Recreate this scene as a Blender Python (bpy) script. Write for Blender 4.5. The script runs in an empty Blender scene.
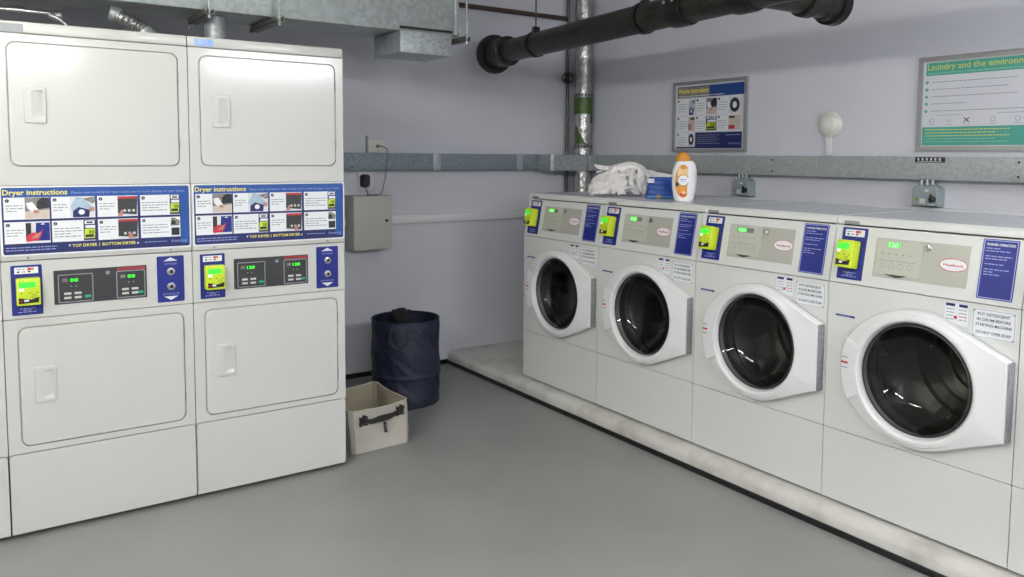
import bpy, bmesh, math, random
from mathutils import Vector, Matrix, noise
PI = math.pi
SC = bpy.context.scene
COL = SC.collection

# ------------------------------------------------------------------ camera
F_PX, CXP, CYP = 798.64, 516.36, 218.12
R_ = Vector((0.82568414, -0.56408499, 0.00733654))
U_ = Vector((0.03800735, 0.06859961, 0.99692002))
W_ = Vector((0.5628509, 0.82286221, -0.07808098))
cam = bpy.data.cameras.new('camera')
cam.sensor_fit = 'HORIZONTAL'; cam.sensor_width = 36.0
cam.lens = F_PX / 1024 * 36.0
cam.shift_x = (512 - CXP) / 1024
cam.shift_y = (CYP - 288.5) / 1024
cam.clip_start = 0.05; cam.clip_end = 60
camo = bpy.data.objects.new('camera', cam); COL.objects.link(camo)
m = Matrix((R_, U_, -W_)).transposed().to_4x4()
m.translation = Vector((-4.0274, -4.9912, 1.5064))
camo.matrix_world = m
SC.camera = camo

# ------------------------------------------------------------------ world, exposure
wd = bpy.data.worlds.new('world'); SC.world = wd; wd.use_nodes = True
bg = wd.node_tree.nodes['Background']
bg.inputs[0].default_value = (0.75, 0.8, 1, 1); bg.inputs[1].default_value = 0.15
vs = SC.view_settings
SC.display_settings.display_device = 'sRGB'
vs.view_transform = 'Standard'; vs.look = 'None'; vs.gamma = 1.0; vs.use_curve_mapping = False
vs.exposure = 0.0

# bare fluorescent tubes on battens hanging under the ceiling, all outside the frame; they are the only light.
# (x, y, z, axis, tube radiance, colour)
LAMPS = [(-1.55, -5.70, 2.36, 'X', 150, (0.95, 0.97, 1.0)),
         (-3.85, -5.95, 2.36, 'X', 130, (1.0, 1.0, 0.98)),
         (-4.35, -2.45, 2.44, 'Y', 62, (1.0, 0.98, 0.84)),
         (-5.00, -4.30, 2.40, 'Y', 172, (1.0, 0.995, 0.96))]  # last lamp is added to brighten the washer fronts, no known fitting there

# ------------------------------------------------------------------ materials
def lin(h):
    h = h.lstrip('#'); out = []
    for i in (0, 2, 4):
        c = int(h[i:i+2], 16) / 255
        out.append(c / 12.92 if c <= 0.04045 else ((c + 0.055) / 1.055) ** 2.4)
    return (*out, 1)
def mat(name, col, rough=0.5, metal=0.0, var=0.0, scale=8.0, bump=0.0, bscale=60.0, emit=0.0, coat=0.0, col2=None, kind='noise', spec=0.5, detail=4.0, lo=0.35, hi=0.65):
    M = bpy.data.materials.new(name); M.use_nodes = True
    nt = M.node_tree; b = nt.nodes['Principled BSDF']
    c = lin(col)
    b.inputs['Base Color'].default_value = c
    b.inputs['Roughness'].default_value = rough
    b.inputs['Metallic'].default_value = metal
    b.inputs['Specular IOR Level'].default_value = spec
    b.inputs['Coat Weight'].default_value = coat; b.inputs['Coat Roughness'].default_value = 0.13
    if emit:
        b.inputs['Emission Color'].default_value = c
        b.inputs['Emission Strength'].default_value = emit
    tc = nt.nodes.new('ShaderNodeTexCoord')
    if var or col2:
        if kind == 'voronoi':
            t = nt.nodes.new('ShaderNodeTexVoronoi'); t.inputs['Scale'].default_value = scale
            fac = t.outputs['Color']
        else:
            t = nt.nodes.new('ShaderNodeTexNoise'); t.inputs['Scale'].default_value = scale
            t.inputs['Detail'].default_value = detail
            fac = t.outputs['Fac']
        nt.links.new(tc.outputs['Object'], t.inputs['Vector'])
        rp = nt.nodes.new('ShaderNodeValToRGB')
        c2 = lin(col2) if col2 else tuple(v * (1 - var) for v in c[:3]) + (1,)
        rp.color_ramp.elements[0].color = c2; rp.color_ramp.elements[0].position = lo
        rp.color_ramp.elements[1].color = c; rp.color_ramp.elements[1].position = hi
        nt.links.new(fac, rp.inputs['Fac'])
        nt.links.new(rp.outputs['Color'], b.inputs['Base Color'])
    if bump:
        n = nt.nodes.new('ShaderNodeTexNoise'); n.inputs['Scale'].default_value = bscale; n.inputs['Detail'].default_value = 5
        nt.links.new(tc.outputs['Object'], n.inputs['Vector'])
        bp = nt.nodes.new('ShaderNodeBump'); bp.inputs['Strength'].default_value = bump; bp.inputs['Distance'].default_value = 0.01
        nt.links.new(n.outputs['Fac'], bp.inputs['Height']); nt.links.new(bp.outputs['Normal'], b.inputs['Normal'])
    return M
M = {}
M['wall'] = mat('wall_paint', '#d6d6de', 0.6, var=0.06, scale=1.3, bump=0.08, bscale=30)
M['ceil'] = mat('ceiling_paint', '#d0d0d0', 0.8, var=0.05, scale=2)
M['floor'] = mat('floor_paint', '#8b8d8a', 0.42, var=0.10, scale=2.2, bump=0.06, bscale=90, detail=8)
M['concrete'] = mat('plinth_paint', '#c9c7c2', 0.55, col2='#aeaba4', scale=5, bump=0.3, bscale=25, detail=8, lo=0.3, hi=0.55)
M['black'] = mat('black_skirting', '#141416', 0.4, var=0.2)
M['enamel'] = mat('white_enamel', '#c9c9c6', 0.36, var=0.015, scale=3, bump=0.01, bscale=200, coat=0.8)
M['enamel_w'] = mat('washer_enamel', '#d5d6d3', 0.34, var=0.015, scale=3, bump=0.01, bscale=200, coat=0.25)
M['white_plastic'] = mat('white_plastic', '#dededf', 0.35, var=0.02)
M['lidtop'] = mat('lid_top', '#d0d3d8', 0.22, var=0.05, scale=6)
M['seam'] = mat('seam_grey', '#6c6c6a', 0.7, var=0.1)
M['shell'] = mat('inner_shell', '#4a4a4a', 0.6, var=0.1)
M['galv'] = mat('galvanised_steel', '#b4babd', 0.42, 0.4, col2='#9aa1a4', scale=70, kind='voronoi', lo=0.2, hi=0.8, bump=0.03)
M['galv_d'] = mat('galvanised_trunking', '#b3b9b8', 0.45, 0.15, col2='#a1a8a8', scale=90, kind='voronoi', lo=0.2, hi=0.8)
M['galv_shaded'] = mat('shaded_trunking', '#98a2aa', 0.42, 0.3, col2='#858f97', scale=90, kind='voronoi', lo=0.2, hi=0.8)  # same trunking steel, dimmer back-wall light put into a darker colour
M['galv_strap'] = mat('bright_strap', '#b9bfc2', 0.35, 0.5, var=0.1, scale=30)
M['strut'] = mat('strut_steel', '#87877c', 0.4, 0.3, var=0.2, scale=30)
M['duct_g'] = mat('sheet_duct', '#b2b8b7', 0.36, 0.45, col2='#a0a7a5', scale=40, kind='voronoi', lo=0.2, hi=0.8, bump=0.04, bscale=6)
M['foil'] = mat('foil_wrap', '#c4c4c0', 0.24, 0.9, var=0.3, scale=18, bump=0.9, bscale=22)
M['green_tape'] = mat('green_tape', '#4f6a35', 0.35, 0.2, var=0.25, scale=20, bump=0.3)
M['iron'] = mat('black_iron', '#1a1b16', 0.36, 0.2, col2='#2a2b23', scale=14, bump=0.25, bscale=40)
M['iron2'] = mat('iron_collar', '#191a17', 0.35, 0.3, var=0.3, scale=14, bump=0.2)
M['brown'] = mat('brown_pipe', '#4d3a35', 0.6, var=0.2, scale=20)
M['zinc'] = mat('zinc_rod', '#5d5f5e', 0.4, 0.7, var=0.2)
M['navy_card'] = mat('navy_card', '#16247c', 0.4, var=0.05, scale=4)
M['navy_dk'] = mat('dark_navy_print', '#18235f', 0.4, var=0.05)
M['blue_head'] = mat('blue_print', '#1f4e98', 0.35, var=0.1, scale=3)
M['poster_blue'] = mat('poster_blue', '#24468a', 0.3, var=0.1, scale=4)
M['yellow_pale'] = mat('pale_yellow_print', '#d0d568', 0.35, var=0.03)
M['print_w'] = mat('white_print', '#e4e6ea', 0.4, var=0.02)
M['print_panel'] = mat('panel_print', '#d3d5da', 0.4, var=0.03)
M['print_lav'] = mat('pale_print', '#9aa4d8', 0.4, var=0.03)
M['yellow_print'] = mat('yellow_print', '#eadd6a', 0.4, var=0.03)
M['grey_txt'] = mat('grey_print', '#8a8d95', 0.5, var=0.05)
M['dark_txt'] = mat('dark_print', '#2a2c34', 0.5, var=0.05)
M['red'] = mat('red_print', '#c3263a', 0.45, var=0.05)
M['skin'] = mat('skin_print', '#b98478', 0.5, var=0.15, scale=60)
M['pic_grey'] = mat('photo_grey', '#8d8782', 0.5, var=0.4, scale=70)
M['pic_dark'] = mat('photo_dark', '#26262b', 0.45, var=0.3, scale=60)
M['pic_sky'] = mat('photo_sleeve', '#a9bfd2', 0.45, var=0.15, scale=50)
M['pic_beige'] = mat('photo_beige', '#cdbfb4', 0.45, var=0.1, scale=40)
M['lime'] = mat('lime_plastic', '#c9dc2e', 0.4, var=0.05)
M['lime_d'] = mat('olive_print', '#8c9a28', 0.4, var=0.1)
M['lcd'] = mat('green_lcd', '#3fe63c', 0.4, emit=0.55)
M['lcd_pale'] = mat('lcd_dot', '#c8ffd0', 0.4, emit=0.8)
M['led'] = mat('led_digits', '#35ff28', 0.4, emit=1.0)
M['led_w'] = mat('washer_digits', '#5cf53c', 0.4, emit=1.0)
M['fascia'] = mat('grey_fascia', '#b2b2a8', 0.38, 0.1, var=0.04, scale=5)
M['keypad'] = mat('keypad', '#bdbdb0', 0.4, 0.05, var=0.04, scale=5)
M['fascia_b'] = mat('black_fascia', '#37383a', 0.35, var=0.1, scale=9)
M['silver'] = mat('silver_trim', '#9b9da0', 0.3, 0.6, var=0.05)
M['chrome'] = mat('chrome', '#d4d4d4', 0.12, 1.0, var=0.03)
M['teal_key'] = mat('teal_key', '#1fa27c', 0.4, var=0.05)
M['btn'] = mat('pale_button', '#c9cac4', 0.4, var=0.05)
M['badge'] = mat('blue_badge', '#6f8ec4', 0.3, 0.3, col2='#9db4dc', scale=25)
M['badge_g'] = mat('grey_badge', '#8f9195', 0.35, 0.4, var=0.08, scale=30)
M['rubber'] = mat('grey_rubber', '#2a2b2d', 0.5, var=0.1)
M['drum'] = mat('drum_steel', '#a9a9a4', 0.28, 0.85, var=0.15, scale=12)
M['hinge'] = mat('hinge_grey', '#97989d', 0.5, 0.1, col2='#828388', scale=160, kind='voronoi')
M['box'] = mat('electric_box_paint', '#c2c4bd', 0.5, var=0.04, scale=4)
M['isol'] = mat('isolator_grey', '#9aa7a9', 0.45, 0.1, var=0.1, scale=14)
M['black_pl'] = mat('black_plastic', '#151517', 0.35, var=0.1)
M['cream'] = mat('cream_plastic', '#e0ded5', 0.4, var=0.04)
M['cable'] = mat('grey_cable', '#8b8e90', 0.5, var=0.05)
M['alu'] = mat('aluminium_frame', '#b5b6b4', 0.32, 0.7, var=0.05)
M['teal'] = mat('teal_print', '#4fa595', 0.3, var=0.06, scale=5)
M['teal_l'] = mat('pale_teal_print', '#8fc9a8', 0.3, var=0.06)
M['paper'] = mat('poster_paper', '#d6d7de', 0.28, var=0.03, scale=3)
M['cloth'] = mat('white_cotton', '#e6e3e1', 0.9, var=0.04, scale=8, bump=0.25, bscale=40)
M['blue_bag'] = mat('blue_film', '#1f52a6', 0.3, col2='#123a86', scale=14, bump=0.3, bscale=12, coat=0.3)
M['blue_l'] = mat('light_blue_film', '#4d86c9', 0.3, var=0.15, scale=20)
M['gold'] = mat('gold_print', '#b79a56', 0.4, var=0.2)
M['bottle'] = mat('bottle_white', '#efeef0', 0.28, var=0.02)
M['orange'] = mat('orange_cap', '#cf8a22', 0.32, var=0.06)
M['orange_l'] = mat('orange_label', '#e09a3c', 0.35, col2='#c9822c', scale=30)
M['peach'] = mat('peach_label', '#ecc98c', 0.35, var=0.05)
M['navy_fab'] = mat('navy_nylon', '#1b2138', 0.5, var=0.2, scale=12, bump=0.35, bscale=45)
M['mesh_fab'] = mat('black_webbing', '#101114', 0.7, var=0.3, scale=80, bump=0.4)
M['canvas'] = mat('cream_canvas', '#b5afa6', 0.85, var=0.07, scale=10, bump=0.35, bscale=180)
M['lining'] = mat('beige_lining', '#a39b86', 0.85, var=0.07, scale=10, bump=0.3, bscale=160)
M['leather'] = mat('black_leather', '#1b1a1b', 0.5, var=0.15)
M['lampw'] = mat('lamp_housing', '#e6e6e6', 0.4, var=0.02)
M['diffuser'] = mat('lamp_diffuser', '#ffffff', 0.5, emit=2.5)

def glass_mat():
    G = bpy.data.materials.new('door_glass'); G.use_nodes = True; nt = G.node_tree
    for n in list(nt.nodes): nt.nodes.remove(n)
    o = nt.nodes.new('ShaderNodeOutputMaterial'); mx = nt.nodes.new('ShaderNodeMixShader')
    t = nt.nodes.new('ShaderNodeBsdfTransparent'); g = nt.nodes.new('ShaderNodeBsdfGlossy'); f = nt.nodes.new('ShaderNodeFresnel')
    tc = nt.nodes.new('ShaderNodeTexCoord'); nz = nt.nodes.new('ShaderNodeTexNoise'); rp = nt.nodes.new('ShaderNodeValToRGB')
    nz.inputs['Scale'].default_value = 5
    rp.color_ramp.elements[0].color = (0.42, 0.42, 0.41, 1); rp.color_ramp.elements[1].color = (0.50, 0.50, 0.48, 1)
    nt.links.new(tc.outputs['Object'], nz.inputs['Vector']); nt.links.new(nz.outputs['Fac'], rp.inputs['Fac'])
    nt.links.new(rp.outputs['Color'], t.inputs['Color'])
    g.inputs['Roughness'].default_value = 0.03; g.inputs['Color'].default_value = (0.9, 0.9, 0.9, 1)
    f.inputs['IOR'].default_value = 1.5
    nt.links.new(f.outputs[0], mx.inputs[0]); nt.links.new(t.outputs[0], mx.inputs[1]); nt.links.new(g.outputs[0], mx.inputs[2])
    nt.links.new(mx.outputs[0], o.inputs[0])
    return G
M['glass'] = glass_mat()

# ------------------------------------------------------------------ mesh helpers
class Frame:
    """a flat drawing frame: s runs right, t runs up, h comes towards the viewer"""
    def __init__(self, o, s, t, h):
        self.o, self.s, self.t, self.h = Vector(o), Vector(s).normalized(), Vector(t).normalized(), Vector(h).normalized()
    def __call__(self, s, t, h=0.0):
        return self.o + self.s * s + self.t * t + self.h * h
XZ = Frame((0, 0, 0), (1, 0, 0), (0, 0, 1), (0, -1, 0))      # front face of a thing built facing -y
class MB:
    def __init__(self): self.v, self.f, self.m, self.mats, self.sm = [], [], [], [], []
    def mi(self, k):
        if k not in self.mats: self.mats.append(k)
        return self.mats.index(k)
    def add(self, vs_, fs, k, smooth=True):
        b = len(self.v); i = self.mi(k)
        self.v += [tuple(p) for p in vs_]
        for f in fs: self.f.append([b + q for q in f]); self.m.append(i); self.sm.append(smooth)
        return self
    def addbm(self, bm, k, smooth=True):
        bm.verts.index_update()
        self.add([v.co.copy() for v in bm.verts], [[v.index for v in f.verts] for f in bm.faces], k, smooth); bm.free(); return self
    def box(self, x0, x1, y0, y1, z0, z1, k, bev=0.0, seg=2):
        bm = bmesh.new(); bmesh.ops.create_cube(bm, size=1)
        for v in bm.verts:
            v.co = Vector(((x0 + x1) / 2 + v.co.x * (x1 - x0), (y0 + y1) / 2 + v.co.y * (y1 - y0), (z0 + z1) / 2 + v.co.z * (z1 - z0)))
        if bev: bmesh.ops.bevel(bm, geom=bm.edges[:], offset=bev, segments=seg, affect='EDGES', profile=0.5)
        return self.addbm(bm, k)
    def fbox(self, F, s0, s1, t0, t1, h0, h1, k, bev=0.0):
        bm = bmesh.new(); bmesh.ops.create_cube(bm, size=1)
        if F.s.cross(F.t).dot(F.h) < 0: bmesh.ops.reverse_faces(bm, faces=bm.faces[:])
        for v in bm.verts:
            v.co = F((s0 + s1) / 2 + v.co.x * (s1 - s0), (t0 + t1) / 2 + v.co.y * (t1 - t0), (h0 + h1) / 2 + v.co.z * (h1 - h0))
        if bev: bmesh.ops.bevel(bm, geom=bm.edges[:], offset=bev, segments=2, affect='EDGES', profile=0.5)
        return self.addbm(bm, k)
    def tube(self, pts, r, k, n=12, cap=True):
        pts = [Vector(p) for p in pts]; N = len(pts)
        rs = r if isinstance(r, (list, tuple)) else [r] * N
        vs_, fs = [], []; up = None
        for i, p in enumerate(pts):
            d = (pts[min(i + 1, N - 1)] - pts[max(i - 1, 0)])
            if d.length < 1e-9: d = pts[-1] - pts[0]
            d.normalize()
            if up is None: up = d.orthogonal().normalized()
            up = (up - d * up.dot(d)).normalized(); sd = d.cross(up)
            for j in range(n):
                a = 2 * PI * j / n; vs_.append(p + (up * math.cos(a) + sd * math.sin(a)) * rs[i])
        for i in range(N - 1):
            for j in range(n):
                fs.append([i * n + j, i * n + (j + 1) % n, (i + 1) * n + (j + 1) % n, (i + 1) * n + j])
        if cap: fs.append(list(range(n))[::-1]); fs.append([(N - 1) * n + j for j in range(n)])
        return self.add(vs_, fs, k)
    def ribbed(self, pts, r, k, pitch=0.012, depth=0.004, n=20):
        """corrugated hose along a polyline"""
        pts = [Vector(p) for p in pts]; out, rs = [], []
        for a, b in zip(pts[:-1], pts[1:]):
            L = (b - a).length; q = max(2, int(L / pitch))
            for i in range(q): out.append(a.lerp(b, i / q)); rs.append(r - (depth if i % 2 else 0))
        out.append(pts[-1]); rs.append(r)
        return self.tube(out, rs, k, n)
    def lathe(self, F, c, prof, k, n=48, cap0=False, cap1=False):
        """profile of (radius, h) turned about the h axis of frame F at (s, t) = c"""
        vs_, fs = [], []
        for r, h in prof:
            for j in range(n):
                a = 2 * PI * j / n; vs_.append(F(c[0] + r * math.cos(a), c[1] + r * math.sin(a), h))
        for i in range(len(prof) - 1):
            for j in range(n):
                fs.append([i * n + j, i * n + (j + 1) % n, (i + 1) * n + (j + 1) % n, (i + 1) * n + j])
        if cap0: fs.append(list(range(n))[::-1])
        if cap1: fs.append([(len(prof) - 1) * n + j for j in range(n)])
        return self.add(vs_, fs, k)
    def loops(self, rings, k, close=True, cap0=False, cap1=False, smooth=True):
        n = len(rings[0]); vs_, fs = [], []
        for r in rings: vs_ += [Vector(p) for p in r]
        for i in range(len(rings) - 1):
            for j in range(n if close else n - 1):
                fs.append([i * n + j, i * n + (j + 1) % n, (i + 1) * n + (j + 1) % n, (i + 1) * n + j])
        if cap0: fs.append(list(range(n))[::-1])
        if cap1: fs.append([(len(rings) - 1) * n + j for j in range(n)])
        return self.add(vs_, fs, k, smooth)
    def plate(self, F, outer, holes, h0, h1, k, back=False):
        """flat plate with holes: outer and holes are lists of (s, t)"""
        bm = bmesh.new(); es = []
        for lp in [outer] + holes:
            vv = [bm.verts.new(F(s, t, h1)) for s, t in lp]
            for i in range(len(vv)): es.append(bm.edges.new((vv[i], vv[(i + 1) % len(vv)])))
        r = bmesh.ops.triangle_fill(bm, use_beauty=True, use_dissolve=False, edges=es, normal=F.h)
        self.addbm(bm, k, False)
        if abs(h1 - h0) > 1e-6:
            for lp in [outer] + holes:
                self.loops([[F(s, t, h1) for s, t in lp], [F(s, t, h0) for s, t in lp]], k)
        return self
    def rim(self, F, outline, prof, k, cap=True):
        """outline inset/raised in steps: prof of (inset, h)"""
        c = (sum(p[0] for p in outline) / len(outline), sum(p[1] for p in outline) / len(outline))
        rings = []
        for d, h in prof:
            ring = []
            for s, t in outline:
                L = math.hypot(s - c[0], t - c[1]) or 1
                wx = max(p[0] for p in outline) - c[0]; wt = max(p[1] for p in outline) - c[1]
                ring.append(F(c[0] + (s - c[0]) * (wx - d) / wx, c[1] + (t - c[1]) * (wt - d) / wt, h))
            rings.append(ring)
        return self.loops(rings, k, cap1=cap)
    def poly(self, F, pts, h, k): return self.add([F(s, t, h) for s, t in pts], [list(range(len(pts)))], k, False)
    def rect(self, F, s0, t0, s1, t1, h, k): return self.poly(F, [(s0, t0), (s1, t0), (s1, t1), (s0, t1)], h, k)
    def disc(self, F, s, t, rs, rt, h, k, n=24): return self.poly(F, [(s + rs * math.cos(2 * PI * i / n), t + rt * math.sin(2 * PI * i / n)) for i in range(n)], h, k)
    def ring(self, F, s, t, rs, rt, w, h, k, n=28):
        a = [F(s + rs * math.cos(2 * PI * i / n), t + rt * math.sin(2 * PI * i / n), h) for i in range(n)]
        b = [F(s + (rs - w) * math.cos(2 * PI * i / n), t + (rt - w) * math.sin(2 * PI * i / n), h) for i in range(n)]
        return self.loops([a, b], k, smooth=False)
    def text(self, F, s, t, size, string, k, h=0.0006, width=None, bold=0.0, align='L'):
        vs_, fs, x0, x1 = text_mesh(string, bold)
        sx = size / 0.70; sy = size / 0.70
        if width: sx = width / (x1 - x0)
        w = (x1 - x0) * sx
        off = {'L': 0, 'C': -w / 2, 'R': -w}[align]
        return self.add([F(s + off + (x - x0) * sx, t + y * sy, h) for x, y in vs_], fs, k, False)
    def words(self, F, s, t, w, size, k, h, seed=1, fill=0.62):
        """a line of unreadable small print: short strokes with word gaps"""
        rnd = random.Random(seed); x = 0
        while x < w:
            L = rnd.uniform(1.2, 4.2) * size
            if x + L > w: L = w - x
            if L > size * 0.4: self.rect(F, s + x, t, s + x + L, t + size * fill, h, k)
            x += L + size * 0.6
        return self
    def build(self, name, parent=None, sharp=35):
        me = bpy.data.meshes.new(name); me.from_pydata(self.v, [], self.f)
        for k in self.mats: me.materials.append(M[k])
        me.polygons.foreach_set('material_index', self.m)
        me.polygons.foreach_set('use_smooth', self.sm)
        me.update(); me.set_sharp_from_angle(angle=math.radians(sharp))
        o = bpy.data.objects.new(name, me); COL.objects.link(o)
        if parent: o.parent = parent
        return o
_tc = {}
def text_mesh(string, bold=0.0):
    key = (string, bold)
    if key not in _tc:
        cu = bpy.data.curves.new('glyphs', 'FONT'); cu.body = string; cu.size = 1; cu.resolution_u = 2; cu.offset = bold
        cu.fill_mode = 'FRONT'
        o = bpy.data.objects.new('glyphs', cu); COL.objects.link(o)
        bpy.context.view_layer.update()
        me = bpy.data.meshes.new_from_object(o)
        vs_ = [(v.co.x, v.co.y) for v in me.vertices]; fs = [list(p.vertices) for p in me.polygons]
        bpy.data.objects.remove(o); bpy.data.curves.remove(cu); bpy.data.meshes.remove(me)
        xs = [v[0] for v in vs_]
        _tc[key] = (vs_, fs, min(xs), max(xs))
    return _tc[key]
def rr(s0, t0, s1, t1, r, n=6):
    out = []
    for cx, cy, a0 in ((s1 - r, t1 - r, 0), (s0 + r, t1 - r, 90), (s0 + r, t0 + r, 180), (s1 - r, t0 + r, 270)):
        for i in range(n + 1):
            a = math.radians(a0 + 90 * i / n); out.append((cx + r * math.cos(a), cy + r * math.sin(a)))
    return out
def circ(s, t, r, n=64): return [(s + r * math.cos(2 * PI * i / n), t + r * math.sin(2 * PI * i / n)) for i in range(n)]
def thing(name, label, cat, loc=(0, 0, 0), rz=0.0, group=None):
    o = bpy.data.objects.new(name, None); COL.objects.link(o); o.empty_display_size = 0.1
    o.location = loc; o.rotation_euler = (0, 0, rz)
    return tag(o, label, cat, group)
def tag(o, label, cat, group=None):
    o['label'] = label; o['category'] = cat
    if group: o['group'] = group
    return o
def struct(mb, name):
    o = mb.build(name); o['kind'] = 'structure'; return o

# ------------------------------------------------------------------ the room
XL, YF, ZC = -6.4, -9.0, 2.95
struct(MB().box(XL, 0, YF, 0, -0.1, 0, 'floor'), 'floor')
struct(MB().box(XL, 0, YF, 0, ZC, ZC + 0.1, 'ceil'), 'ceiling')
struct(MB().box(XL - 0.1, 0.1, 0, 0.1, -0.1, ZC + 0.1, 'wall'), 'wall_back')
struct(MB().box(0, 0.1, YF, 0, -0.1, ZC + 0.1, 'wall'), 'wall_right')
struct(MB().box(XL - 0.1, XL, YF, 0, -0.1, ZC + 0.1, 'wall'), 'wall_left')
struct(MB().box(XL - 0.1, 0.1, YF - 0.1, YF, -0.1, ZC + 0.1, 'wall'), 'wall_front')
PX = -1.2115
struct(MB().box(XL, PX - 0.001, -0.012, 0, 0, 0.032, 'black', 0.002), 'baseboard_back')
# raised concrete plinth under the washers, rounded worn edge, black strip at its foot
pl = MB()
prof = [(0, 0), (PX, 0), (PX, 0.052), (PX + 0.004, 0.066), (PX + 0.018, 0.082), (PX + 0.036, 0.09), (0, 0.09)]
ny = 90; rnd = random.Random(4); rings = []
for i in range(ny + 1):
    y = -7.2 * i / ny; ring = []
    for j, (x, z) in enumerate(prof):
        w = 0.004 * noise.noise(Vector((0, y * 6, j))) if 2 <= j <= 5 else 0
        ring.append((x + w, y, z + w * 0.5 if j < 6 else z))
    rings.append(ring)
pl.loops(rings, 'concrete', cap0=True, cap1=True)
struct(pl, 'trim_1')
struct(MB().box(PX - 0.010, PX - 0.0005, -7.2, -0.001, 0, 0.026, 'black', 0.002), 'trim_2')

# ------------------------------------------------------------------ ceiling lamps (outside the frame)
for i, (x, y, z, ax_, p, c) in enumerate(LAMPS):
    t = thing('ceiling_light', ['twin-tube fluorescent light hanging near the right wall', 'twin-tube fluorescent light hanging behind the viewer', 'twin-tube fluorescent light hanging in front of the dryers', 'added twin-tube fluorescent light near the left wall, brightening the washers'][i], 'light', (x, y, z), PI / 2 if ax_ == 'X' else 0, 'hanging fluorescent lights')
    tm = bpy.data.materials.new('tube_glow'); tm.use_nodes = True; bs = tm.node_tree.nodes['Principled BSDF']
    bs.inputs['Base Color'].default_value = (.9, .9, .9, 1); bs.inputs['Emission Color'].default_value = (*c, 1); bs.inputs['Emission Strength'].default_value = p
    M['tube_glow%d' % i] = tm
    hb = MB(); hb.box(-0.06, 0.06, -0.64, 0.64, 0.04, 0.09, 'lampw', 0.008)
    for sy in (-1, 1): hb.box(-0.06, 0.06, sy * 0.625 - 0.010, sy * 0.625 + 0.010, -0.02, 0.05, 'lampw', 0.003)
    hb.build('batten', t)
    for sx in (-.035, .035): MB().tube([(sx, -.612, .005), (sx, .612, .005)], .018, 'tube_glow%d' % i, 12).build('tube', t)
    for sy in (-0.45, 0.45): MB().tube([(0, sy, 0.085), (0, sy, ZC - z)], 0.005, 'zinc', 8).build('rod', t)

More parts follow.
